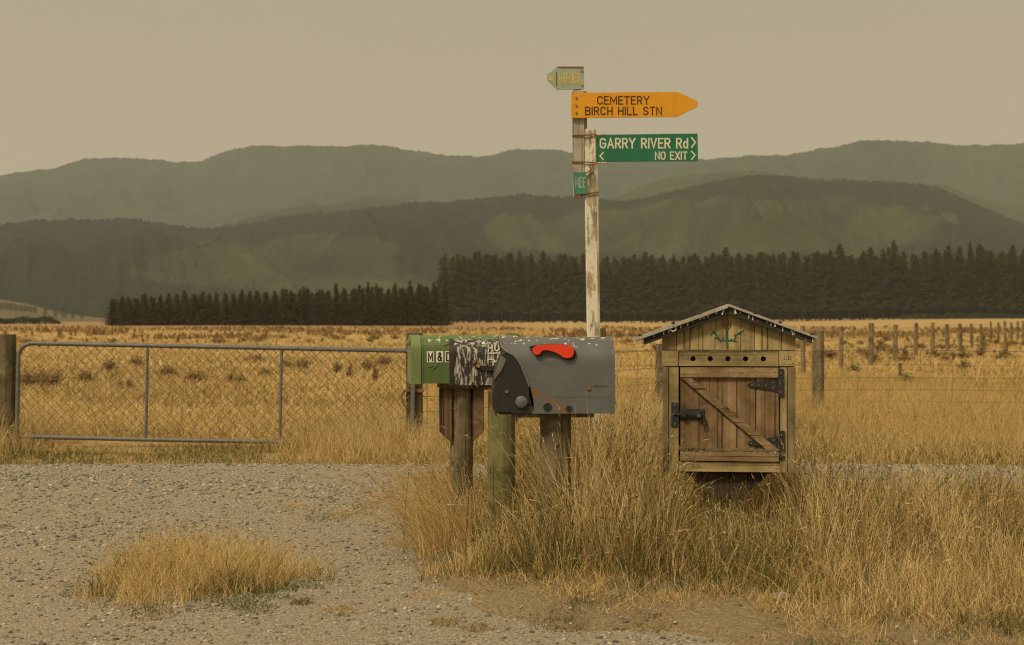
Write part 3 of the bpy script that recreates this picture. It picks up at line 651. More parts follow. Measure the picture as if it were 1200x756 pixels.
C = [(-300,262),(-60,268),(0,264),(30,259),(100,255),(150,257),(200,264),(240,269),(270,266),(300,260),(340,254),(380,249),(420,245),(470,240),(520,236),(565,233),(585,229),(610,227),(640,230),(680,231),(720,236),(750,233),(790,222),(840,212),(890,205),(930,207),(960,213),(1000,212),(1050,215),(1090,218),(1120,228),(1150,242),(1200,262),(1280,292),(1500,330)]
def ell(PX, PY, cx, cy, rx, ry): return 1-((PX-cx)/rx)**2-((PY-cy)/ry)**2
def covC(PX, PY, X, Y):
    w = 3.2*(fbm(X*.006, Y*.004, 400, 5)-.5)
    m = np.maximum.reduce([ell(PX, PY, 300, 312, 165, 26)+w, ell(PX, PY, 385, 290, 90, 18)+w, ell(PX, PY, 420, 335, 90, 12)+.6+w*.6,
                           .8*(ell(PX, PY, 900, 268, 230, 34)+w), ell(PX, PY, 700, 270, 110, 26)*.8+w])
    br = ell(PX, PY, 400, 338, 95, 14)
    return np.clip(sstep(-.02, .12, m)*(.38+.3*sstep(0, .3, br)+.9*(fbm(X*.016, Y*.010, 402, 4)-.45)), 0, 1)
def covB(PX, PY, X, Y): return .28+.5*sstep(.5, .62, fbm(X*.0036, Y*.0036, 410, 5))
def covA(PX, PY, X, Y): return .2+.3*sstep(.45, .6, fbm(X*.0022, Y*.0022, 420, 5))
ridge('far_hills', A, 5000, 3500, hill_mat('hill_far', (.033,.042,.024), (.07,.085,.045), .02), 560, 80, 12, .0021, 51, covA, jit=4)
ridge('far_hills', A2, 4450, 3300, hill_mat('hill_far_right', (.033,.042,.024), (.07,.085,.045), .02), 560, 80, 12, .0022, 61, covA, jit=4)
ridge('middle_hills', B, 3350, 2500, hill_mat('hill_middle', (.030,.036,.018), (.065,.075,.035), .035), 620, 80, 8, .0028, 71, covB, jit=6)
ridge('near_hills', C, 2650, 1560, hill_mat('hill_near', (.017,.024,.012), (.082,.098,.042), .055), 800, 180, 7, .0036, 81, covC, jit=6)
# low brown rise at the far left
def rise_h(X, Y):
    px = X/Y*F+600; c = np.interp(px, [-400,-60,0,35,70,100,130,160], [335,344,351,357,366,371,374,376])
    cr = CAMZ+(HOR-c)/F*1500; s = sstep(850, 1500, Y)*(1-sstep(1500, 1700, Y)); return -1.0 + (cr+1.0)*s + .5*(fbm(X*.02, Y*.02, 88)-.5)
def rise_mat():
    m, t, p = mat_new('dry_rise'); v = coords(t, (1,1,1), rand=False); n = noise(t, v, .012, 5, .6)
    c = ramp(t, n, [(.35, (.15,.115,.05)), (.55, (.11,.085,.04)), (.7, (.075,.075,.03))]); t.links.new(c, p.inputs['Base Color']); return m
link('low_rise', grid_mesh('low_rise', np.arange(-900, -240, 6.), np.arange(840, 1720, 15.), rise_h), rise_mat(), kind='structure')

# ------------------------------------------------------------------ trees
def pine_meshes(seed, h, r, lo, dens, trunk_r):
    rs = random.Random(seed); V, Fc, T = [], [], []; ph = rs.uniform(0, 6)
    for b in range(int(h*dens) if h > 15 else int(h*dens*3.2)):
        t = rs.random()**1.0; z = h*(lo+(1-lo)*t); a = rs.uniform(0, 6.283); lob = 1+.25*math.sin(a*2+ph+t*5)+.15*math.sin(z*1.9+a)
        bl = r*(1-t)**(.62 if h > 15 else .75)*lob*rs.uniform(.5, 1.15)+(.25 if h > 15 else .12); up = rs.uniform(-.15, .35)*bl
        for q in range(5):
            f = (q+.7)/5; s = .62*(1.15-f*.5)*(h/28)**(.62 if h > 15 else .85)*(.75+.5*(1-t))
            c = Vector((math.cos(a)*bl*f, math.sin(a)*bl*f, z+up*f))
            k = len(V); d = Vector((math.cos(a), math.sin(a), .5)).normalized(); sd = Vector((-math.sin(a), math.cos(a), rs.uniform(-.9, .9)))
            V += [c-sd*s*rs.uniform(.5, 1)-d*s*.5, c+sd*s*rs.uniform(.5, 1)-d*s*.4+Vector((0, 0, rs.uniform(-.5, .5)*s)), c+d*s*1.2+Vector((0, 0, rs.uniform(-.3, .8)*s))]
            Fc.append((k, k+1, k+2)); T += [min(1, max(0, rs.gauss(.45, .22)+.15*f))]*3
    k = len(V); V += [Vector((-.18, 0, h*.93)), Vector((.18, 0, h*.93)), Vector((0, 0, h*1.02))]; Fc.append((k, k+1, k+2)); T += [.6]*3
    cr = np_mesh('pine_crown', np.array([tuple(v) for v in V]), np.array(Fc), {'tint': np.array(T)})
    mb = MB(); mb.tube([(0, 0, -.5), (rs.uniform(-.15, .15), 0, h*.4), (0, 0, h*.97)], 1, 6, rs=[trunk_r, trunk_r*.7, .04])
    for q in range(int(10*lo*3)+3):
        z = h*rs.uniform(.12, lo+.12); a = rs.uniform(0, 6.28); l = rs.uniform(.6, 2.)*h/28; mb.tube([(0, 0, z), (l*math.cos(a), l*math.sin(a), z+.1)], .05*h/28, 3)
    bmesh.ops.recalc_face_normals(mb.bm, faces=mb.bm.faces[:]); me = bpy.data.meshes.new('pine_trunk'); mb.bm.to_mesh(me); mb.bm.free()
    cr.materials.append(M['pine_crown']); me.materials.append(M['pine_trunk']); return cr, me
tall = [pine_meshes(500+i, random.uniform(25, 27.5), random.uniform(3.6, 4.8), .16, 11, .24) for i in range(9)]
young = [pine_meshes(520+i, random.uniform(6.6, 8.4), random.uniform(1.6, 2.2), .02, 11, .10) for i in range(8)]
def pine(kind, x, y, z, s, sxy, label, group):
    c, t = random.choice(kind)
    e_ = empty('pine_tree', (x, y, z), random.uniform(0, 6.28), label=label, cat='tree', group=group); e_.scale = (sxy, sxy, s)
    link('crown', c, parent=e_); link('trunk', t, parent=e_)
x = 508.
LT = 'tall dark pine in the dense plantation at the far edge of the field'; GT = 'tall pines of the plantation'
for row in range(3):
    px = 511. + row*5 if row else 508.
    while px < 1265:
        d = 690 + row*6 + random.uniform(-2, 2); X_ = wx(px, d); edge = .62 if (px < 514 and row == 0) else (.8 if px < 526 else 1)
        up = 1 + .06*sstep(700, 1200, px)
        pine(tall, X_, d, sz(X_, d)-.2, edge*float(up)*(1.02+.17*(vnoise(np.array([px*.06]), np.array([row*9.]), 9)[0]-.5)*2*.5+random.uniform(-.09, .05)), random.uniform(1.0, 1.6), LT, GT)
        px += random.uniform(10.5, 15.5)
LY = 'young dark green pine in the low plantation left of the tall pines'; GY = 'young pines of the low plantation'
cnt = 0
for row in range(3):
    px = 131. + row*4
    while px < 528:
        d = 352 + row*3 + random.uniform(-.8, .8); X_ = wx(px, d)
        pine(young, X_, d, sz(X_, d)-.1, (.80+.30*float(sstep(130, 500, px))+random.uniform(-.10, .07))*(.8 if px < 140 else 1), random.uniform(.95, 1.45), LY, GY); px += random.uniform(8.0, 11.5); cnt += 1
# the deeper rows: one mass
def merge_forest():
    Vs, Fs, Ts = [], [], []; off = 0
    src = []
    for c, t in tall[:4]:
        v = np.array([tuple(q.co) for q in c.vertices]); f = np.array([tuple(q.vertices) for q in c.polygons]); tt = np.zeros(len(v)); c.attributes['tint'].data.foreach_get('value', a_ := np.zeros(len(v), dtype=np.float32)); src.append((v, f, a_))
    for row in range(5):
        px = 518. + row*4
        while px < 1290:
            d = 712+row*9+random.uniform(-3, 3); X_ = wx(px, d); v, f, tt = random.choice(src); keepf = RNG.random(len(f)) < .36; a = random.uniform(0, 6.28); s = random.uniform(.95, 1.1); ca, sa = math.cos(a)*1.5, math.sin(a)*1.5
            W = np.stack([v[:, 0]*ca-v[:, 1]*sa+X_, v[:, 0]*sa+v[:, 1]*ca+d, np.maximum(.05, v[:, 2]*s*1.12-3.9)+sz(X_, d)], 1)
            Vs.append(W); Fs.append(f[keepf]+off); Ts.append(tt); off += len(W); px += random.uniform(12, 18)
    me = np_mesh('pine_forest', np.concatenate(Vs), np.concatenate(Fs), {'tint': np.concatenate(Ts)}); me.materials.append(M['pine_crown'])
    link('pine_forest', me, kind='stuff', label='mass of dark pines filling the plantation behind its front rows', category='forest')
merge_forest()
def leaf_tree(name, h, w, n, seed):
    rs = random.Random(seed); V, Fc, T = [], [], []
    for i in range(n):
        u = rs.random(); a = rs.uniform(0, 6.28); z = h*(.18+.82*u); rr = w*.5*math.sin(math.pi*min(1, .12+u*.86))**.7*rs.random()**.4
        c = Vector((rr*math.cos(a), rr*math.sin(a), z)); s = h*.055; k = len(V)
        V += [c+Vector([rs.uniform(-s, s) for _ in range(3)]) for _ in range(3)]; Fc.append((k, k+1, k+2)); T += [rs.random()]*3
    me = np_mesh('crown', np.array([tuple(v) for v in V]), np.array(Fc), {'tint': np.array(T)}); me.materials.append(M['leaf_green']); return me
lt = [leaf_tree('crown', 6, 4.2, 420, 600+i) for i in range(3)]
mb = MB(); mb.tube([(0,0,-.4),(0,0,4)], .2, 6); bmesh.ops.recalc_face_normals(mb.bm, faces=mb.bm.faces[:]); tk = bpy.data.meshes.new('trunk'); mb.bm.to_mesh(tk); mb.bm.free(); tk.materials.append(M['pine_trunk'])
spots = [(53,'first tree from the left in the spaced row of five below the brown rise'),(65,'second tree from the left in the spaced row of five below the brown rise'),(75,'broadest middle tree of the spaced row of five below the brown rise'),(85,'fourth tree from the left in the spaced row of five below the brown rise'),(96,'last small tree of the spaced row, nearest the pine plantation')]
for i, (px, lb) in enumerate(spots):
    d = 1120; X_ = wx(px, d); e_ = empty('round_tree', (X_, d, float(rise_h(np.array(X_), np.array(float(d))))-.1), label=lb, cat='tree', group='small round trees in the distance'); s = (1, .95, 1.15, 1.0, .8)[i]; e_.scale = (s*(1.15 if i == 2 else .95), s, s)
    link('crown', lt[i % 3], parent=e_); link('trunk', tk, parent=e_)
for i in range(9):
    px = -4+i*5.6; d = 1150; X_ = wx(px, d); e_ = empty('round_tree', (X_, d, float(rise_h(np.array(X_), np.array(float(d))))-.1), label='small dark tree in the crowded row at the far left edge', cat='tree', group='crowded row of small trees at the far left'); e_.scale = (1.1, 1, random.uniform(.75, 1))
    link('crown', lt[i % 3], parent=e_); link('trunk', tk, parent=e_)
def hedge(name, px0, px1, d, h, th, n, label, z0=None):
    V, Fc, T = [], [], []
    for i in range(n):
        u = random.random(); px = px0+(px1-px0)*u; x_ = wx(px, d); taper = min(1, (px1-px)/14+.25)
        hh = h*taper*(.7+.5*float(vnoise(np.array([x_*.35]), np.array([0.]), 33)[0])); c = Vector((x_, d+random.uniform(-th, th), (sz(x_, d) if z0 is None else z0)+hh*random.random()**.7)); s = .28*h/1.6; k = len(V)
        V += [c+Vector([random.uniform(-s, s) for _ in range(3)]) for _ in range(3)]; Fc.append((k, k+1, k+2)); T += [random.random()]*3
    me = np_mesh(name, np.array([tuple(v) for v in V]), np.array(Fc), {'tint': np.array(T)}); link(name, me, M['leaf_green'], label=label, category='hedge')
hedge('hedge', -40, 70, 480, 2.0, 1.5, 3600, 'long dark green hedge in front of the brown rise at far left')
hedge('hedge', 1055, 1290, 672, 2.2, 1.2, 3600, 'low dull green hedge along the foot of the tall pines at right')

# ------------------------------------------------------------------ fences
def timber_post(name, x, y, r, h, mat, parent=None, z=0, lean=(0, 0), sides=10, sq=False, base=-.15, **kw):
    mb = MB()
    if sq: mb.beam((x, y, z+base), (x+lean[0], y+lean[1], z+h), r*2, r*2, .008)
    else:
        k = 6; pts = [(x+lean[0]*i/k+random.uniform(-.002, .002), y+lean[1]*i/k, z+base+(h-base)*i/k) for i in range(k+1)]
        mb.tube(pts, r, sides, rs=[r*1.03]*(k-1)+[r, r*.97], rough=.015)
    return mb.build(name, mat, parent, smooth=not sq, **kw)
# road fence with netting: runs from the gate post to beyond the right edge
fe = empty('wire_netting_fence', (wx(958, 21), 21, 0), label='wire netting fence on timber posts along the road, right of the gate', cat='fence')
fx, fy = fe.location.x, fe.location.y
def fp(X_): # fence line in world: from the gate post (-.92,16.1) bending to y=21
    return 16.15 + 4.85*float(sstep(-.95, 1.9, X_))
for px, d, r, top in ((958,21,.075,388), (773,21,.060,400), (1172+150,21,.07,389), (600,19.2,.06,392)):
    X_ = wx(px, d); Y_ = fp(X_); timber_post('post', X_-fx, Y_-fy, r, wz(top, Y_)-(.03 if px == 773 else 0), M['post_grey'], fe, lean=(.01, 0), label='thick post just right of the little cupboard' if px == 958 else None)
xs_ = np.arange(-.9, 8.6, .19)
for zz, r in ((.852, .0038), (.673, .0026), (.516, .0026), (.369, .0026), (.222, .003)):
    MB().tube([(x_-fx, fp(x_)-.07-fy, zz+.008*math.sin(x_*1.7)) for x_ in xs_], r, 4).build('strand', M['wire'], fe)
for x_ in np.arange(-.8, 8.6, .387):
    MB().tube([(x_+random.uniform(-.01, .01)-fx, fp(x_)-.07-fy, zz) for zz in (.2, .4, .6, .852)], .0024, 4).build('stay_wire', M['wire'], fe)
MB().box(wx(1053, 21)-.018-fx, wx(1053, 21)+.018-fx, -.10, -.07, wz(440, 21), wz(425, 21), .004).build('batten', M['post_dark'], fe)
# receding paddock fence
rf = empty('post_and_wire_fence', (-7.1+.368*40.5, 40.5, 0), label='long line of timber fence posts receding across the field to the right', cat='fence')
rx, ry = rf.location.x, rf.location.y
pts = []
for n_ in range(-3, 46):
    d = 36+4.5*n_; X_ = -7.1+.368*d; z_ = sz(X_, d); pts.append((X_-rx, d-ry, z_))
    timber_post('post', X_-rx, d-ry, random.uniform(.050, .078), random.uniform(1.0, 1.13), M['post_grey'], rf, z=z_, lean=(random.uniform(-.04, .04), 0), sides=8)
for hh in (.98, .75, .5, .28):
    MB().tube([(a, b, c+hh) for a, b, c in pts], .004, 3).build('strand', M['wire'], rf)

# ------------------------------------------------------------------ gate
GD = 16.0; gx = wx(20, GD)
gp = timber_post('gate_post', 0, 0, .105, wz(392, GD), M['post_dark'], sides=14); gp.location = (wx(5, GD), GD+.03, 0)
tag(gp, 'thick weathered gate post at the left edge, hinge side of the gate', 'post', 'gate posts')
gp2 = timber_post('gate_post', 0, 0, .075, wz(390, GD), M['post_dark'], sq=True); gp2.location = (wx(485, GD), GD+.10, 0)
tag(gp2, 'squared dark gate post behind the green mailbox, latch side of the gate', 'post', 'gate posts')
MB().box(-.09, .09, -.10, -.078, .55, .58, .003).build('latch_strap', M['rusty'], gp2)
MB().tube([(-.09,-.1,.57),(-.12,-.12,.50),(-.09,-.13,.43),(-.05,-.12,.40)], .010, 6).build('latch_chain', M['rusty'], gp2)
gt = empty('farm_gate', (gx, GD-.02, 0), ry=math.atan(9/458.), label='wide galvanised tube farm gate with chain link mesh, sagging at the latch end', cat='gate')
L = 3.70; zt = wz(402, GD); zb = wz(512, GD)
def arc(cx, cz, r, a0, a1, k=6): return [(cx+r*math.cos(a0+(a1-a0)*i/k), 0, cz+r*math.sin(a0+(a1-a0)*i/k)) for i in range(k+1)]
rc = .13
MB().tube([(0, 0, zb), (0, 0, zt-rc)]+arc(rc, zt-rc, rc, math.pi, math.pi/2)[1:]+[(x_, 0, zt) for x_ in (.6, 1.2, 2.4)]+[(L-.02, 0, zt), (L, 0, zt-.02), (L, 0, zb)], .021, 10).build('frame', M['steel'], gt, smooth=True)
MB().tube([(.03, 0, zb+.005), (1.2, 0, zb), (L, 0, zb+.003)], .021, 10).build('bottom_rail', M['steel'], gt, smooth=True)
for px in (171, 328): MB().tube([((px-20)/125., 0, zb+.018), ((px-20)/125., 0, zt-.018)], .0145, 8).build('upright', M['steel'], gt, smooth=True)
MB().tube([((322-20)/125., 0, zt), ((325-20)/125., 0, zt)], .0245, 10).build('collar', M['bolt'], gt)
ch = MB(); pit = .088; wdt = L-.04; hgt = zt-zb-.04; bz = zb+.02; r_ = .0025
for sgn in (1, -1):
    c = -hgt
    while c < wdt+hgt:
        # line x = c + s*sgn ; z = bz + s
        s0, s1 = 0., hgt
        if sgn > 0: s0 = max(s0, -c); s1 = min(s1, wdt-c)
        else: s0 = max(s0, c-wdt); s1 = min(s1, c)
        if s1-s0 > .03:
            if c+sgn*s1 < .12 and s1 > hgt-.12: s1 -= .05
            k = max(2, int((s1-s0)/pit)); 
            ch.tube([(.02+c+sgn*(s0+(s1-s0)*i/k), -.004 if (i % 2) else .004, bz+s0+(s1-s0)*i/k) for i in range(k+1)], r_, 3, cap=False)
        c += pit
ch.build('chain_link_mesh', M['wire'], gt)

# ------------------------------------------------------------------ lettering
def _arc(cx, cy, rx, ry, a0, a1, k=8): return [(cx+rx*math.cos(R(a0+(a1-a0)*i/k)), cy+ry*math.sin(R(a0+(a1-a0)*i/k))) for i in range(k+1)]
GL = {  # simple road sign capitals: (width, strokes) on a unit-high grid
 'A': (.66, [[(0,0),(.33,1),(.66,0)], [(.12,.32),(.54,.32)]]), 'B': (.56, [[(0,0),(0,1)], [(.05,1),(.32,1)]+_arc(.32,.76,.22,.24,90,-90)+[(.05,.52)], [(.36,.52)]+_arc(.33,.26,.24,.26,75,-90)+[(.05,0)]]),
 'C': (.60, [_arc(.30,.70,.30,.30,20,180)+_arc(.30,.30,.30,.30,180,340)]), 'D': (.58, [[(0,.0),(0,1),(.28,1)]+_arc(.28,.70,.30,.30,90,0)+_arc(.28,.30,.30,.30,0,-90)+[(0,0)]]),
 'E': (.50, [[(.50,1),(0,1),(0,0),(.50,0)], [(0,.52),(.42,.52)]]), 'F': (.50, [[(.50,1),(0,1),(0,0)], [(0,.52),(.42,.52)]]),
 'G': (.62, [_arc(.31,.70,.31,.30,25,180)+_arc(.31,.30,.31,.30,180,360)+[(.62,.46),(.34,.46)]]), 'H': (.58, [[(0,0),(0,1)], [(.58,0),(.58,1)], [(0,.5),(.58,.5)]]),
 'I': (.0, [[(0,0),(0,1)]]), 'L': (.48, [[(0,1),(0,0),(.48,0)]]), 'M': (.74, [[(0,0),(0,1),(.37,.28),(.74,1),(.74,0)]]), 'N': (.60, [[(0,0),(0,1),(.60,0),(.60,1)]]),
 'O': (.62, [_arc(.31,.70,.31,.30,0,180)+_arc(.31,.30,.31,.30,180,360)+[(.62,.70)]]), 'R': (.56, [[(0,0),(0,1)], [(.05,1),(.30,1)]+_arc(.30,.74,.26,.26,90,-90)+[(.05,.48)], [(.30,.44),(.56,0)]]),
 'S': (.58, [_arc(.29,.74,.28,.26,20,180)+_arc(.29,.74,.28,.24,180,270,4)+_arc(.29,.26,.29,.24,90,0,4)+_arc(.29,.26,.29,.26,0,-160)]), 'T': (.56, [[(.28,0),(.28,1)], [(0,1),(.56,1)]]),
 'V': (.62, [[(0,1),(.31,0),(.62,1)]]), 'X': (.60, [[(0,0),(.60,1)], [(0,1),(.60,0)]]), 'Y': (.62, [[(0,1),(.31,.46),(.62,1)], [(.31,.46),(.31,0)]]),
 'd': (.46, [[(.46,0),(.46,1)], _arc(.24,.33,.24,.33,0,360,16)]), ' ': (.26, []),
 '&': (.66, [[(.66,0),(.20,.70)]+_arc(.34,.80,.17,.20,200,-20)+[(.12,.42)]+_arc(.26,.24,.24,.24,160,300)+[(.62,.42)]])}
def ribbon(mb, pl, w, y0, y1):
    P = [Vector((a, 0, b)) for a, b in pl]; P = [p for i, p in enumerate(P) if i == 0 or (p-P[i-1]).length > 1e-5]
    closed = (P[0]-P[-1]).length < 1e-5
    if closed: P = P[:-1]
    n = len(P); sec = []
    for i, p in enumerate(P):
        dA = (p-P[i-1]).normalized() if (closed or i > 0) else (P[1]-p).normalized(); dB = (P[(i+1) % n]-p).normalized() if (closed or i < n-1) else dA
        t_ = dA+dB; t_ = t_.normalized() if t_.length > 1e-4 else dA; nn = Vector((-t_.z, 0, t_.x)); c_ = max(.42, nn.dot(Vector((-dA.z, 0, dA.x))))
        q_ = p.copy()
        if not closed and i == 0: q_ -= dB*w*.5
        if not closed and i == n-1: q_ += dA*w*.5
        sec.append([mb.bm.verts.new(q_+nn*(sg_*w/2/c_)+Vector((0, yy, 0))) for sg_, yy in ((-1, y0), (1, y0), (1, y1), (-1, y1))])
    rng = range(n if closed else n-1)
    for i in rng:
        A_, B_ = sec[i], sec[(i+1) % n]
        for k in range(4): mb.bm.faces.new((A_[k], A_[(k+1) % 4], B_[(k+1) % 4], B_[k]))
    if not closed: mb.bm.faces.new(sec[0]); mb.bm.faces.new(sec[-1][::-1])
def letters(name, txt, x0, x1, z0, z1, y, mat, parent, depth=.0015, bold=.14):
    sp = .30; tot = sum(GL[c][0] for c in txt)+sp*(len(txt)-1)+bold; hgt = z1-z0; w = bold*hgt; kx = ((x1-x0)-w)/(tot-bold); x = x0+w/2
    for c in txt:
        wd, st = GL[c]
        if st:
            mb = MB()
            for i, pl in enumerate(st): ribbon(mb, [(x+a*kx, z0+w/2+b*(hgt-w)) for a, b in pl], w, y-depth-.0004*i, y+.001)
            mb.build('letter', mat, parent)
        x += (wd+sp)*kx
def strokes(name, polys, w, y, mat, parent, depth=.0015):
    mb = MB()
    for pl in polys:
        for i, (a, b) in enumerate(zip(pl, pl[1:])):
            a = Vector((a[0], 0, a[1])); b = Vector((b[0], 0, b[1])); d = (b-a).normalized()*w*.35; n_ = Vector((-(b-a).normalized().z, 0, (b-a).normalized().x))*w/2
            q = [a-d+n_, b+d+n_, b+d-n_, a-d-n_]; mb.prism([(v.x, v.z) for v in q], y-depth-.0002*(i % 2), y)
    return mb.build(name, mat, parent)

# ------------------------------------------------------------------ signpost
SD = 12.0; sx0 = 694.; sg = empty('signpost', (wx(sx0, SD), SD, 0), label='tall weathered timber signpost carrying four direction signs behind the grey mailbox', cat='signpost')
def lx(px): return (px-sx0)/F*SD
def lz(py): return wz(py, SD)
MB().beam((lx(698), 0, -.2), (lx(691), 0, lz(152)), .082, .085, .006).build('post', M['sign_timber'], sg)
MB().beam((lx(704.6), -.002, .0), (lx(699.2), -.002, lz(196)), .014, .078, .002).build('cover_strip', M['sign_timber_white'], sg)
MB().beam((lx(678.6), -.012, lz(232)), (lx(677.2), -.012, lz(107)), .083, .07, .005).build('top_post', M['sign_timber_white'], sg)
MB().beam((lx(686.3), .004, lz(152)), (lx(685.9), .004, lz(107)), .020, .06, .003).build('batten', M['sign_timber'], sg)
for y0, y1 in ((159.5, 158.5), (190.5, 191.5)):
    MB().tube([(lx(671), -.055, lz(y0)), (lx(684), -.056, lz(y0)), (lx(697.5), -.052, lz(y1)), (lx(697.5), .05, lz(y1)), (lx(671), .05, lz(y0)), (lx(671), -.055, lz(y0))], .005, 6).build('wire_band', M['rusty'], sg)
    MB().box(lx(697), lx(711), -.030, -.018, lz(y1+.8), lz(y1-1.2), .002).build('sign_clamp', M['sign_timber_white'], sg)
MB().tube([(lx(684), -.05, lz(229)), (lx(690), -.056, lz(227)), (lx(700), -.052, lz(226)), (lx(700), .05, lz(226))], .0055, 6).build('wire_band', M['rusty'], sg)
MB().tube([(lx(696), -.055, lz(193)), (lx(692), -.058, lz(200)), (lx(688), -.058, lz(203)), (lx(680), -.06, lz(203.5))], .005, 6).build('wire_band', M['rusty'], sg)
# arrow blades
def blade(name, pts, y, mat, label):
    return MB().prism([(lx(a), lz(b)) for a, b in pts], y, y+.012, .0015).build(name, mat, sg, label=label)
ys_ = -.075
b1 = blade('arrow_sign', [(669,110.5),(793,109.5),(816,120),(816.5,126.5),(792,138.5),(669,140)], ys_, M['yellow_sign'], 'yellow arrow sign pointing right to the cemetery')
letters('lettering', 'CEMETERY', lx(699), lx(760), lz(124.3), lz(114.2), ys_, M['brown_print'], b1)
letters('lettering', 'BIRCH HILL STN', lx(685), lx(774.5), lz(136.6), lz(126.6), ys_, M['brown_print'], b1)
for yy in (116.5, 125.5, 134): MB().tube([(lx(675), ys_, lz(yy)), (lx(675), ys_-.006, lz(yy))], .0085, 8).build('bolt', M['bolt'], b1)
b2 = blade('street_sign', [(698,158.5),(817,157),(817.5,189.5),(698,190)], -.026, M['green_sign'], 'green street sign with cream lettering')
MB().box(lx(696.6), lx(698.6), -.028, -.012, lz(190), lz(158.5), .001).build('sign_edge', M['cream_print'], b2)
y2 = -.026
letters('lettering', 'GARRY RIVER Rd', lx(702.5), lx(806), lz(174.6), lz(162.2), y2, M['cream_print'], b2)
letters('lettering', 'NO EXIT', lx(767), lx(805), lz(187.8), lz(178), y2, M['cream_print'], b2)
strokes('chevron', [[(lx(810), lz(161.8)), (lx(814.3), lz(167.3)), (lx(810), lz(173.2))]], .010, y2, M['cream_print'], b2)
strokes('chevron', [[(lx(810), lz(177.8)), (lx(814), lz(182.4)), (lx(810), lz(187.2))]], .009, y2, M['cream_print'], b2)
strokes('chevron', [[(lx(706.8), lz(179.2)), (lx(702.8), lz(183.3)), (lx(706.8), lz(187.6))]], .009, y2, M['cream_print'], b2)
b3 = blade('arrow_sign', [(641,88.5),(653,79.3),(684,80),(684.3,105.6),(652,105.6),(641,94.5)], -.03, M['old_sign'], 'small faded grey green arrow sign at the very top pointing left')
letters('lettering', 'OXFORD', lx(655), lx(679.5), lz(99.2), lz(86.5), -.03, M['old_print'], b3, bold=.10)
MB().box(lx(642.5), lx(648), -.032, -.029, lz(95.5), lz(89)).build('faded_mark', M['old_print'], b3)
MB().box(lx(651.2), lx(652.6), -.033, -.029, lz(101), lz(85)).build('rust_slot', M['rusty'], b3)
MB().box(lx(653), lx(684), -.034, -.016, lz(80.2), lz(78.9)).build('top_edge', M['rusty'], b3)
for yy in (84.5, 101): MB().tube([(lx(682), -.03, lz(yy)), (lx(682), -.036, lz(yy))], .006, 7).build('bolt', M['rusty'], b3)
MB().box(lx(672), lx(681), -.02, .03, lz(110), lz(104), .003).build('neck', M['post_grey'], sg)
b4 = blade('small_sign', [(671.5,202.5),(686.5,203),(687,228),(672.5,229.5)], -.064, M['small_green'], 'short dark green sign plate strapped below the street sign')
letters('lettering', 'MEE', lx(673.6), lx(686), lz(221), lz(208.5), -.064, M['faded_cream'], b4, bold=.11)
MB().box(lx(672.4), lx(681), -.06, -.03, lz(233), lz(228.5), .002).build('bracket', M['rusty'], sg)

# ------------------------------------------------------------------ mailboxes
def arch(w, h, rise, k=14):
    """section from front bottom up over to back bottom: list of (y,z)"""
    o = [(-w/2, 0), (-w/2, (h-rise)*.5)]
    for i in range(k+1):
        a = math.pi - math.pi*i/k; o.append((w/2*math.cos(a), h-rise+rise*math.sin(a)))
    o += [(w/2, (h-rise)*.5), (w/2, 0)]; return o
def arch_body(sec, x0, x1, z, nx=10, x_front=None, cap=(True, True), bev=.006):
    mb = MB(); rings = []
    for i in range(nx+1):
        t = i/nx; ring = []
        for (y, zz) in sec:
            a = x0 if x_front is None else x_front(zz)
            ring.append(mb.bm.verts.new((a+(x1-a)*t, y, z+zz)))
        rings.append(ring)
    m_ = len(sec)
    for A_, B_ in zip(rings, rings[1:]):
        for k in range(m_): mb.bm.faces.new((A_[k], A_[(k+1) % m_], B_[(k+1) % m_], B_[k]))
    if cap[0]: mb.bm.faces.new(rings[0])
    if cap[1]: mb.bm.faces.new(rings[-1])
    return mb
def yawed(px, d, deg, label):
    return empty('mailbox', (wx(px, d), d, 0), R(deg), label=label, cat='mailbox', group=None)
# --- green
GDp = 10.0; S = F/GDp
g = yawed(541, GDp, 9, 'green metal mailbox with M & D letter tiles on a boarded timber post')
q = lambda px: (px-541)/S
zb_ = wz(448.5, GDp); hh = wz(393, GDp)-zb_
arch_body(arch(.22, hh, .085), q(489), q(606), zb_).build('body', M['green_box'], g, smooth=True)
arch_body(arch(.232, hh+.006, .088), q(479.5), q(490.5), zb_-.003, 2).build('door', M['green_door'], g, smooth=True)
MB().beam((q(479), -.05, zb_+hh*.9), (q(476), -.05, zb_+hh*.8), .02, .03, .004).build('door_tab', M['green_door'], g)
yf = -.1105
for ch_, a, b in (('M', 497.6, 506), ('&', 508.4, 516.6), ('D', 518.6, 527)):
    tl = MB().box(q(a), q(b), yf-.002, yf, wz(424, GDp), wz(411, GDp)).build('letter_tile', M['white_tile'], g)
    letters('lettering', ch_, q(a+1.2), q(b-1.2), wz(422.8, GDp), wz(412.2, GDp), yf-.002, M['black_print'], tl)
for px in (492, 603): arch_body(arch(.226, hh+.002, .086), q(px), q(px+1.6), zb_-.001, 1).build('rim', M['green_box'], g, smooth=True)
MB().beam((q(499), yf-.002, wz(429, GDp)), (q(511), yf-.002, wz(426.5, GDp)), .006, .003).beam((q(511), yf-.002, wz(426.5, GDp)), (q(503), yf-.002, wz(432, GDp)), .005, .003).build('flag_stub', M['green_door'], g)
MB().box(q(514), q(566), -.09, .09, zb_-.03, zb_-.002, .003).build('base_board', M['post_brown'], g)
timber_post('post', 0, 0, .066, zb_-.03, M['post_grey'], g, lean=(.0, 0), sides=14)
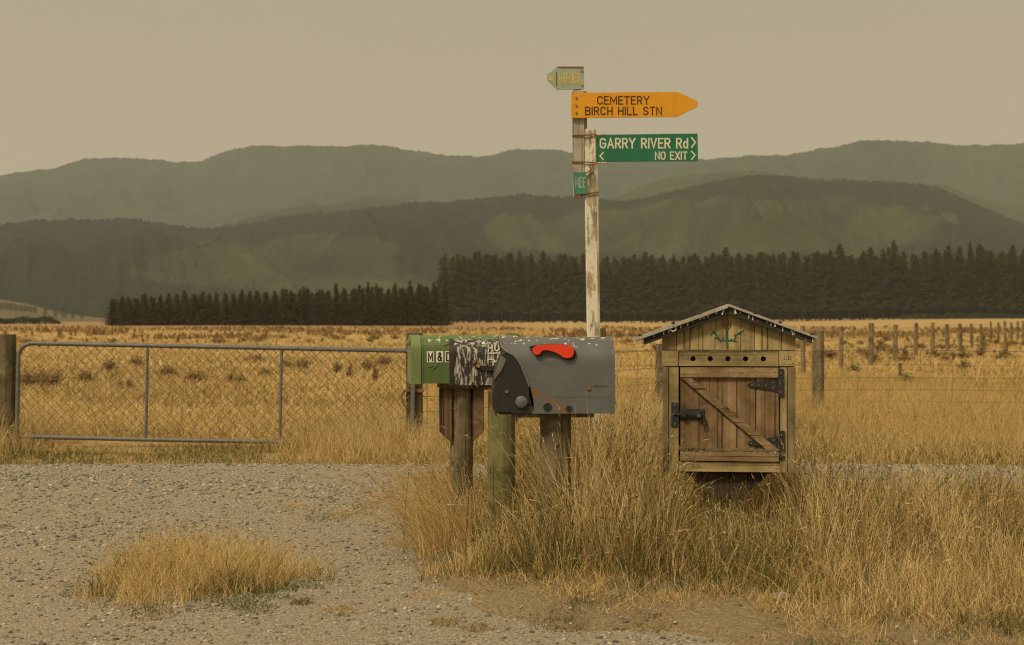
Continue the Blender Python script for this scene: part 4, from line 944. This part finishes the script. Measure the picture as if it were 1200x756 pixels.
for a, b, sgn in ((514.5, 528.6, 1), (553, 566, -1)):
    pl = [(q(a), zb_-.03), (q(b), zb_-.03), (q(b), wz(518 if sgn > 0 else 505.5, GDp)), (q(a), wz(505.5 if sgn > 0 else 518, GDp))]
    if sgn < 0: pl = [(q(a), zb_-.03), (q(b), zb_-.03), (q(b), wz(505, GDp)), (q(a), wz(517, GDp))]
    MB().prism(pl, -.055, .02, .003).build('side_board', M['post_brown'], g)
# --- black and white
BD = 9.2; S2 = F/BD
b_ = yawed(588, BD, 3, 'black mailbox with white paint peeling off in streaks, between the green and grey mailboxes')
q2 = lambda px: (px-588)/S2
zb2 = wz(450.5, BD); h2 = wz(397, BD)-zb2
arch_body(arch(.20, h2, .08), q2(529), q2(638), zb2).build('body', M['black_box'], b_, smooth=True)
arch_body(arch(.208, h2+.004, .083), q2(526.5), q2(531.5), zb2-.002, 1).build('door', M['black_metal'], b_, smooth=True)
MB().tube([(q2(520.5), -.03, wz(405, BD)), (q2(524), -.05, wz(403.5, BD)), (q2(528), -.06, wz(401.5, BD))], .006, 6).build('door_hook', M['rusty'], b_)
y_ = -.1012
MB().box(q2(562.5), q2(580.5), y_-.012, y_, wz(434, BD), wz(428, BD), .002).build('flag_arm', M['black_metal'], b_)
MB().tube([(q2(554.8), y_, wz(423.5, BD)), (q2(554.8), y_-.008, wz(423.5, BD))], .010, 8).build('bolt', M['rusty'], b_)
MB().tube([(q2(557.8), y_, wz(428, BD)), (q2(562), y_-.010, wz(429.5, BD))], .009, 8).build('flag_pivot', M['rusty'], b_)
zc = lambda py: wz(py, BD)
strokes('number_sticker', [[(q2(571.5), zc(404)), (q2(571.5), zc(411))], [(q2(575.8), zc(404)), (q2(575.8), zc(411))], [(q2(571.5), zc(407.5)), (q2(575.8), zc(407.5))],
        [(q2(579), zc(404)), (q2(579), zc(409.5)), (q2(581.5), zc(411)), (q2(583.6), zc(409)), (q2(583.6), zc(403))]], .0065, y_, M['white_tile'], b_)
strokes('number_sticker', [[(q2(571.5), zc(420.5)), (q2(576.5), zc(420.5))], [(q2(582.5), zc(417)), (q2(581.5), zc(422)), (q2(579), zc(423.5)), (q2(577.6), zc(421))], [(q2(571), zc(413.6)), (q2(584), zc(413.2))]], .006, y_, M['white_tile'], b_)
MB().box(q2(553), q2(640), -.085, .085, zb2-.025, zb2-.002, .003).build('base_board', M['post_dark'], b_)
MB().tube([(q2(572), -.08, zb2-.02), (q2(575.5), -.085, zb2-.045), (q2(576.5), -.085, zb2-.09), (q2(577), -.08, zb2-.13)], .009, 6).build('bracket', M['rusty'], b_)
timber_post('post', 0, 0, .073, zb2-.025, M['post_green'], b_, sides=14)
# --- grey
DD = 8.33; S3 = 240.
r = yawed(652, DD, 2.5, 'large grey mailbox with raised red flag and dark door at its left end')
q3 = lambda px: (px-652)/S3
zb3 = wz(483, DD); h3 = wz(395, DD)-zb3; W3 = .27
def xf(zz):   # front edge of the side wall, swept back below the hood
    py = 483-zz*S3
    return q3(float(np.interp(py, [395, 405, 410, 416, 424, 436, 452, 468, 478, 484], [586, 587, 590, 601.5, 608, 613.5, 619.5, 623.5, 624, 621])))
sec = [(-W3/2, 0)]+[(-W3/2, z_) for z_ in np.linspace(.02, h3-.125, 9)]
for i in range(1, 20):
    a = math.pi-math.pi*i/20; sec.append((W3/2*math.cos(a), h3-.125+.125*math.sin(a)))
sec += [(W3/2, z_) for z_ in np.linspace(h3-.125, .02, 9)]+[(W3/2, 0)]
mb = arch_body(sec, 0, q3(714), zb3, 14, xf, (False, True)); mb.build('body', M['grey_body'], r, smooth=True)
MB().box(q3(627), q3(630), -W3/2+.006, W3/2-.006, zb3+.002, zb3+h3-.12).build('inner_wall', M['grey_dark'], r)
MB().box(q3(598), q3(627), -W3/2+.008, W3/2-.008, zb3+.001, zb3+.035).build('door_sill', M['grey_dark'], r)
# swept lip running along the hood edge on both sides
lip = []
for (y, zz) in sec[5:-5]: lip.append((xf(zz)-.002, y*1.012, zb3+zz*1.004))
MB().tube(lip, .0062, 6).build('hood_lip', M['grey_lip'], r, smooth=True)
arch_body([(y*1.035, zz*1.012) for y, zz in sec[::1]], q3(712.5), q3(717.5), zb3-.004, 2).build('rear_rim', M['grey_body'], r, smooth=True)
dsec = [(588,412.5),(597,412),(606,419),(613,434),(618.5,452),(621.5,469),(618.5,477),(609,482),(596,484.3),(582,484),(577,480),(576.3,462),(577,445),(580.5,431),(584.5,418)]
MB().prism([(q3(a), wz(b, DD)) for a, b in dsec], -W3/2+.010, W3/2-.010, .012).build('door', M['grey_dark'], r, smooth=True)
MB().prism([(q3(a), wz(b, DD)) for a, b in ((586,415.5),(592.3,421),(586.5,434),(578.2,444.5),(578.6,437))], -W3/2+.004, -W3/2+.014, .002).build('door_edge', M['grey_lip'], r)
MB().tube([(q3(609.5), -W3/2+.012, wz(469.5, DD)), (q3(609.5), -W3/2-.004, wz(469.5, DD)), (q3(609.5), -W3/2-.009, wz(469.5, DD))], 1, 20, rs=[.029, .029, .022]).build('hinge_disc', M['grey_body'], r, smooth=True)
MB().tube([(q3(592.4), -W3/2+.012, wz(457.5, DD)), (q3(592.4), -W3/2+.003, wz(457.5, DD))], .009, 7).build('bolt', M['rusty'], r)
# flag
def zp(pts): return [(q3(560+a/6.3), wz(380+b/6.3, DD)) for a, b in pts]
fl = [(388,185),(396,168),(425,152),(470,148),(520,145),(580,145),(640,148),(672,158),(690,180),(694,205),(683,232),(662,246),(636,248),(612,240),(590,222),(568,205),(535,192),(495,187),(460,186),(454,202),(446,216),(428,225),(408,222),(393,205)]
MB().prism(zp(fl), -W3/2-.020, -W3/2-.008, .0025).build('flag', M['red'], r, smooth=True)
rec_shadow = [(a+12+(a > 600)*4, b+11+(a > 560)*4) if b > 175 or a > 640 else (a-4, b-2) for a, b in fl]; rec_shadow[0] = (364, 162); rec_shadow[1] = (372, 162)
MB().prism(zp(rec_shadow), -W3/2-.0035, -W3/2+.012).build('flag_recess_shadow', M['hole'], r)  # near-black plate offset down right, drawn as recess and flag shadow
# mould line, screw and base bolts
MB().box(q3(648), q3(713), -W3/2-.0018, -W3/2+.01, wz(463.6, DD), wz(463.0, DD)).build('mould_line', M['grey_lip'], r)
MB().box(q3(692), q3(709), -W3/2-.0016, -W3/2+.01, wz(451.4, DD), wz(450.9, DD)).build('mould_line', M['grey_dark'], r)
MB().tube([(q3(687), -W3/2+.004, wz(453.5, DD)), (q3(687), -W3/2-.005, wz(453.5, DD))], .0115, 9).build('bolt', M['rusty'], r)
for a, b, rr in ((639.5, 475.5, .021), (664.5, 477.5, .016)):
    MB().tube([(q3(a), -W3/2+.004, wz(b, DD)), (q3(a), -W3/2-.003, wz(b, DD))], rr, 14).build('bolt_cover', M['grey_dark'], r)
MB().box(q3(600), q3(694), -.115, .115, zb3-.020, zb3+.0, .003).build('base_board', M['post_dark'], r)
timber_post('post', q3(650.5), 0, .077, zb3-.02, M['post_grey'], r, sides=18)
MB().tube([(q3(650), -.076, wz(519, DD)), (q3(650), -.082, wz(519, DD))], .012, 8).build('knot', M['post_brown'], r)

# ------------------------------------------------------------------ little library cupboard
LD = 8.7; S4 = F/LD; lib = empty('book_cupboard', (wx(854, LD), LD, 0), -math.atan2(wx(854, LD), LD), label='small weathered wooden cupboard with gabled roof and braced plank door on a post', cat='cupboard')
u = lambda px: (px-854)/S4
w_ = lambda py: wz(py, LD)
DB = .30
# carcass
MB().box(u(778), u(781), .02, DB, w_(553), w_(395)).build('side_panel', M['lib_trim'], lib)
MB().box(u(927), u(930), .02, DB, w_(553), w_(395)).build('side_panel', M['lib_trim'], lib)
MB().box(u(778), u(930), DB, DB+.012, w_(553), w_(395)).build('back_panel', M['lib_ply'], lib)
MB().box(u(781.2), u(926.8), .02, DB, w_(553), w_(550)).build('floor_panel', M['lib_ply'], lib)
# gable: separate strips of grooved ply
xs_ = [776, 793, 809, 824, 838, 853, 868, 884, 899, 915, 931.5]
top = lambda px: 393.5-(393.5-361)*(1-abs(px-853.5)/78.)
for a, b in zip(xs_, xs_[1:]):
    MB().prism([(u(a+.25), w_(410.3)), (u(b-.25), w_(410.3)), (u(b-.25), w_(top(b))), (u(a+.25), w_(top(a)))], 0, .02, .0015).build('gable_board', M['lib_ply'], lib)
MB().prism([(u(779), w_(409)), (u(929), w_(409)), (u(929), w_(396)), (u(853.5), w_(365)), (u(779), w_(396))], .021, .03).build('gable_backing', M['hole'], lib)
# header board with five real holes
def holed(x0, x1, z0, z1, y0, y1, holes, rad):
    mb = MB(); bm = mb.bm; n = 16; cuts = [x0]+[(a+b)/2 for a, b in zip(holes, holes[1:])]+[x1]; zc_ = (z0+z1)/2
    for (a, b), hx in zip(zip(cuts, cuts[1:]), holes):
        fr = []
        for yy in (y0, y1):
            ci = [bm.verts.new((hx+rad*math.cos(2*math.pi*i/n+math.pi/n), yy, zc_+rad*math.sin(2*math.pi*i/n+math.pi/n))) for i in range(n)]
            sq = []
            for i in range(n):
                c_, s_ = math.cos(2*math.pi*i/n+math.pi/n), math.sin(2*math.pi*i/n+math.pi/n); hw = (b-hx) if c_ > 0 else (hx-a); hv = (z1-z0)/2
                i4 = i % 4; k = min(hw/abs(c_), hv/abs(s_)); 
                sq.append(bm.verts.new((hx+k*c_, yy, zc_+k*s_)))
            co = [bm.verts.new(p) for p in ((b, yy, z1), (a, yy, z1), (a, yy, z0), (b, yy, z0))]
            for i in range(n):
                j = (i+1) % n; bm.faces.new((ci[i], ci[j], sq[j], sq[i]))
                A_, B_ = sq[i].co, sq[j].co
                if abs(A_.x-B_.x) > 1e-6 and abs(A_.z-B_.z) > 1e-6:
                    cc = min(co, key=lambda v: (v.co-(A_+B_)/2).length); bm.faces.new((sq[i], sq[j], cc))
            fr.append((ci, co))
        for i in range(n): j = (i+1) % n; bm.faces.new((fr[0][0][i], fr[0][0][j], fr[1][0][j], fr[1][0][i]))
        for i in (0, 2): bm.faces.new((fr[0][1][i], fr[0][1][i+1], fr[1][1][i+1], fr[1][1][i]))
    return mb
holed(u(796.2), u(911.5), w_(429), w_(411.8), -.022, -.002, [u(k) for k in (812.5, 832.5, 853, 873.5, 894)], .0135).build('vent_board', M['lib_boardx'], lib)
MB().box(u(779.), u(929), .001, .008, w_(430), w_(411)).build('vent_backing', M['hole'], lib)
MB().box(u(776), u(795.4), -.021, 0, w_(429.4), w_(411.8), .0015).build('corner_block', M['lib_boardx'], lib)
cb = MB().box(u(912.3), u(931), -.021, 0, w_(429), w_(411.5), .0015).build('corner_block', M['lib_boardx'], lib)
strokes('faint_mark', [[(u(917), w_(421)), (u(926), w_(421))], [(u(918.5), w_(417)), (u(918.5), w_(420))], [(u(921), w_(417)), (u(923), w_(417)), (u(923), w_(420))], [(u(925.5), w_(417)), (u(925.5), w_(421))]], .0035, -.021, M['post_dark'], cb, .0008)
MB().box(u(775), u(932), -.012, .0, w_(411.6), w_(410.4)).build('drip_strip', M['post_dark'], lib)
# face frame
MB().box(u(777), u(784), -.019, 0, w_(553.5), w_(430), .003, .0008).build('outer_trim', M['lib_trim'], lib)
MB().box(u(784.6), u(795.6), -.016, .0, w_(553), w_(430), .001).build('stile', M['lib_board'], lib)
MB().box(u(913.6), u(921.8), -.016, .0, w_(553), w_(430), .001).build('stile', M['lib_board'], lib)
MB().box(u(922.4), u(931), -.019, .0, w_(553.5), w_(430), .003, .0008).build('outer_trim', M['lib_trim'], lib)
MB().box(u(796), u(913.2), -.014, .0, w_(553), w_(541.3), .0015).build('bottom_board', M['lib_boardx'], lib)
# door
ddx = [797.4, 819.5, 841.5, 863.5, 885.5, 912.6]
for a, b in zip(ddx, ddx[1:]):
    MB().box(u(a+.35), u(b-.35), -.004+random.uniform(-.0012, .0012), .014, w_(540), w_(431.5), .0018).build('door_plank', M['door_plank'], lib)
MB().box(u(797.5), u(912.5), -.022, -.006, w_(442.5), w_(430.6), .002, .0006).build('door_rail', M['door_rail'], lib)
MB().box(u(797.5), u(912.5), -.024, -.006, w_(540.3), w_(527.5), .002, .0006).build('door_rail', M['door_rail'], lib)
# moss crust on the lower rail
mb = MB()
for i in range(150):
    x_ = u(798+random.random()**1.4*113); z_ = w_(527.3)+random.uniform(-.001, .005); s = random.uniform(.002, .0055)
    mb.box(x_-s*1.4, x_+s*1.4, -.024-random.uniform(0, .004), -.012, z_-s, z_+s, 0, s*.3)
mb.build('lichen_crust', M['lib_trim'], lib, kind='stuff')
p0, p1 = Vector((u(803.5), -.0135, w_(446.5))), Vector((u(909), -.0135, w_(524)))
mb = MB(); mb.prism([(u(799), w_(443.5)), (u(811.5), w_(443.2)), (u(912), w_(526.8)), (u(898), w_(526.8))], -.021, -.0062, .0015); mb.build('door_brace', M['door_rail'], lib)
# strap hinges, latch
def rivets(pts, y, par):
    mb = MB()
    for a, b in pts: mb.tube([(u(a), y, w_(b)), (u(a), y-.0025, w_(b))], .0042, 6)
    return mb.build('rivets', M['bolt'], par)
h1 = MB().prism([(u(910), w_(444.5)), (u(910), w_(458.5)), (u(878), w_(453.5)), (u(875.5), w_(451)), (u(878), w_(448.5))], -.012, -.0065, .001).build('strap_hinge', M['iron'], lib)
MB().prism([(u(911), w_(432)), (u(917.5), w_(432)), (u(917.5), w_(464)), (u(911), w_(464))], -.026, -.0165, .001).build('hinge_plate', M['iron'], h1); rivets([(881,451),(889,451),(897,451),(905,448),(905,454)], -.012, h1)
rivets([(914.2,437),(914.2,459)], -.026, h1)
h2_ = MB().prism([(u(910), w_(511.5)), (u(910), w_(525)), (u(878), w_(521.5)), (u(876), w_(519.3)), (u(878), w_(516.5))], -.012, -.0065, .001).build('strap_hinge', M['iron'], lib)
MB().prism([(u(912), w_(504)), (u(918.5), w_(504)), (u(918.5), w_(536)), (u(912), w_(536))], -.028, -.0165, .001).build('hinge_plate', M['iron'], h2_); rivets([(880,519.2),(906,515),(906,522)], -.012, h2_); rivets([(915.2,509),(915.2,530)], -.028, h2_)
lt_ = MB().box(u(787), u(795.2), -.021, -.0165, w_(501), w_(471.5), .001).build('latch_plate', M['iron'], lib)
rivets([(791,475),(791,497),(789.5,486)], -.021, lt_)
lb = MB().box(u(796.8), u(826), -.012, -.0055, w_(492), w_(479.3), .001).build('latch_bolt', M['iron'], lib)
MB().tube([(u(790), -.026, w_(485.5)), (u(824), -.026, w_(485.5)), (u(825.5), -.027, w_(488)), (u(825.2), -.030, w_(494))], .0055, 7).build('bolt_rod', M['iron'], lb)
for a in (800, 817): MB().box(u(a), u(a+5), -.034, -.012, w_(489.5), w_(481.5), .002).build('bolt_keeper', M['iron'], lb)
MB().tube([(u(825)+.0115*math.cos(k), -.028, w_(495.5)+.014*math.sin(k)) for k in np.linspace(0, 6.283, 13)], .0035, 6).build('padlock_ring', M['iron'], lb)
mb = MB()
for a, b, yv in [(780.5,424,-.021),(790,424,-.021),(918,425.5,-.021),(928,425.5,-.021),(803,436,-.022),(907,436,-.022),(836,436,-.022),(870,437,-.022),(805,534,-.024),(835,535,-.024),(872,534,-.024),(905,534,-.024),(858,477.5,-.021),(820,452,-.021),(890,515,-.021),(812,547,-.014),(852,547,-.014),(900,547,-.014),(789,440,-.016),(789,520,-.016),(917,480,-.016),(927,540,-.019)]:
    mb.tube([(u(a), yv+.001, w_(b)), (u(a), yv-.0006, w_(b))], .0032, 6)
mb.build('nail_heads', M['post_dark'], lib, kind='stuff')
# painted emblem on the gable: teal branching stem with a sepia tuft
def ze(pts): return [(u(800+a/12.), w_(370+b/12.)) for a, b in pts]
strokes('painted_branch', [ze([(630,450),(627,350),(622,270),(625,205)])], .011, -.0002, M['teal'], lib, .0012)
strokes('painted_branch', [ze([(612,355),(570,345),(535,352),(500,300),(470,262),(430,240),(395,272)]), ze([(535,352),(500,330),(462,308)]), ze([(470,262),(435,215)]), ze([(575,350),(565,318)]), ze([(640,355),(700,352),(752,366)]),
        ze([(725,352),(742,310),(748,282),(790,245),(858,212)]), ze([(775,250),(822,262)]), ze([(672,352),(688,330)]), ze([(540,352),(528,372)]), ze([(742,300),(730,268)])], .0072, -.0002, M['teal'], lib, .0010)
strokes('painted_tuft', [ze([(612,200),(588,170),(578,110),(580,60)]), ze([(618,195),(610,120),(615,45)]), ze([(625,200),(640,130),(648,70)]), ze([(630,205),(668,165),(680,100)]), ze([(600,180),(640,160)]), ze([(596,140),(660,120)])], .0055, -.0002, M['sepia'], lib, .0007)
# roof: two sheets over dark bargeboards
for sgn, xe, ye in ((-1, 743, 396), (1, 957, 394.5)):
    xe2 = xe-sgn*-0
    rg = (853.5, 356.0); ln = math.hypot(xe-rg[0], ye-rg[1]); nx_, ny_ = (ye-rg[1])/ln*sgn, -(xe-rg[0])/ln*sgn
    # unit normal pointing down in px space
    dx_, dy_ = (xe-rg[0])/ln, (ye-rg[1])/ln; px_, py_ = (-dy_*sgn, dx_*sgn)
    def off(p, k): return (p[0]+px_*k, p[1]+py_*k)
    e0 = (xe, ye)
    th_ = 4.6 if sgn < 0 else 3.0; sh = [rg, e0, off(e0, th_), (rg[0], rg[1]+th_+.3)]
    rs_ = MB().prism([(u(a), w_(b)) for a, b in sh], -.058, DB+.04, .0015).build('roof_sheet', M['roof_sheet'], lib)
    e1 = (xe-dx_*(9 if sgn < 0 else 4), ye-dy_*(9 if sgn < 0 else 4))
    bb = [(rg[0], rg[1]+th_+.6), off(e1, th_+.3), off(e1, 12.0 if sgn < 0 else 10), (rg[0], rg[1]+12.6)]
    MB().prism([(u(a), w_(b)) for a, b in bb], -.042, -.022, .0015).build('bargeboard', M['roof_edge'], lib)
    bb2 = [(rg[0], rg[1]+th_+.6), off(e1, th_+.3), off(e1, 8.0), (rg[0], rg[1]+9)]
    MB().prism([(u(a), w_(b)) for a, b in bb2], -.0215, DB, .0).build('roof_deck', M['post_dark'], lib)
    # raised clips, white drips
    for k, (t_, big) in enumerate([(.30, 0), (.58, 1), (.93, 0)]):
        c = (rg[0]+(xe-rg[0])*t_, rg[1]+(ye-rg[1])*t_)
        MB().box(u(c[0])-.009, u(c[0])+.009, -.061, -.02, w_(c[1])-.001, w_(c[1])+.007, .002).build('roof_nail_cap', M['iron'], rs_)
    for k in range(12):
        t_ = random.uniform(.05, .97); c = (rg[0]+(xe-rg[0])*t_, rg[1]+(ye-rg[1])*t_+4); l_ = random.choice([1, 1.5, 2.5, 4]); MB().box(u(c[0])-.002, u(c[0])+.0025, -.0445, -.041, w_(c[1]+l_+1), w_(c[1]), .0008, .001).build('paint_drip', M['white_bit'], rs_)
for pts_ in ([(792.5,381),(792.5,387),(789.5,388.5),(786.5,387),(786.5,385)], [(849,362),(847,366),(846.5,369)], [(840,363),(839.5,368)], [(861,362),(862.5,368)], [(907.5,376),(907.5,383)]):
    MB().tube([(u(a), -.046, w_(b)) for a, b in pts_], .0042, 6).build('roof_hook', M['white_bit'], lib)
# bracket and post below
MB().prism([(u(806), w_(554)), (u(900), w_(554)), (u(893), w_(563)), (u(868), w_(584)), (u(838), w_(584)), (u(812), w_(563))], .03, .07, .002).build('bracket', M['dark_brown'], lib)
MB().prism([(u(807), w_(553)), (u(899), w_(553)), (u(868), w_(584)), (u(838), w_(584))], .18, .22, .002).build('bracket', M['dark_brown'], lib)
timber_post('post', 0, .125, .055, w_(555), M['post_dark'], lib, sq=True)
MB().box(u(798), u(910), .075, .175, w_(556.5), w_(553.2), .002).build('bearer', M['post_dark'], lib)

# ------------------------------------------------------------------ loose stones one can pick out
def rock(px, py, r_, label):
    d = 2460/(py-375); v, f = icos(); me_v = v*np.array([1.5, 1, .65])*r_*(1+RNG.uniform(-.2, .2, (12, 1)))
    me = np_mesh('stone', me_v, f); o = link('stone', me, M['stone']); md = o.modifiers.new('b', 'BEVEL'); md.width = r_*.25; md.segments = 2
    o.location = (wx(px, d), d, sz(wx(px, d), d)+r_*.3); tag(o, label, 'stone')
rock(916, 735, .036, 'pale flat stone lying in the dry grass at the bottom right')
rock(252, 714, .014, 'small pale stone at the near edge of the round grass patch')

# ------------------------------------------------------------------ smoke haze
hz = MB().box(-5600, 5600, -300, 6500, -5, 640).bm
me = bpy.data.meshes.new('haze'); bmesh.ops.recalc_face_normals(hz, faces=hz.faces[:]); hz.to_mesh(me); hz.free()
hm = bpy.data.materials.new('smoke_haze'); hm.use_nodes = True; t = hm.node_tree; t.nodes.clear()
o_ = N(t, 'ShaderNodeOutputMaterial'); pv = N(t, 'ShaderNodeVolumePrincipled'); t.links.new(pv.outputs[0], o_.inputs['Volume'])
pv.inputs['Color'].default_value = (.74, .83, .86, 1); pv.inputs['Density'].default_value = 1.1e-4; pv.inputs['Anisotropy'].default_value = .2
link('haze', me, hm, kind='stuff', label='thin warm smoke haze filling the valley', category='haze')
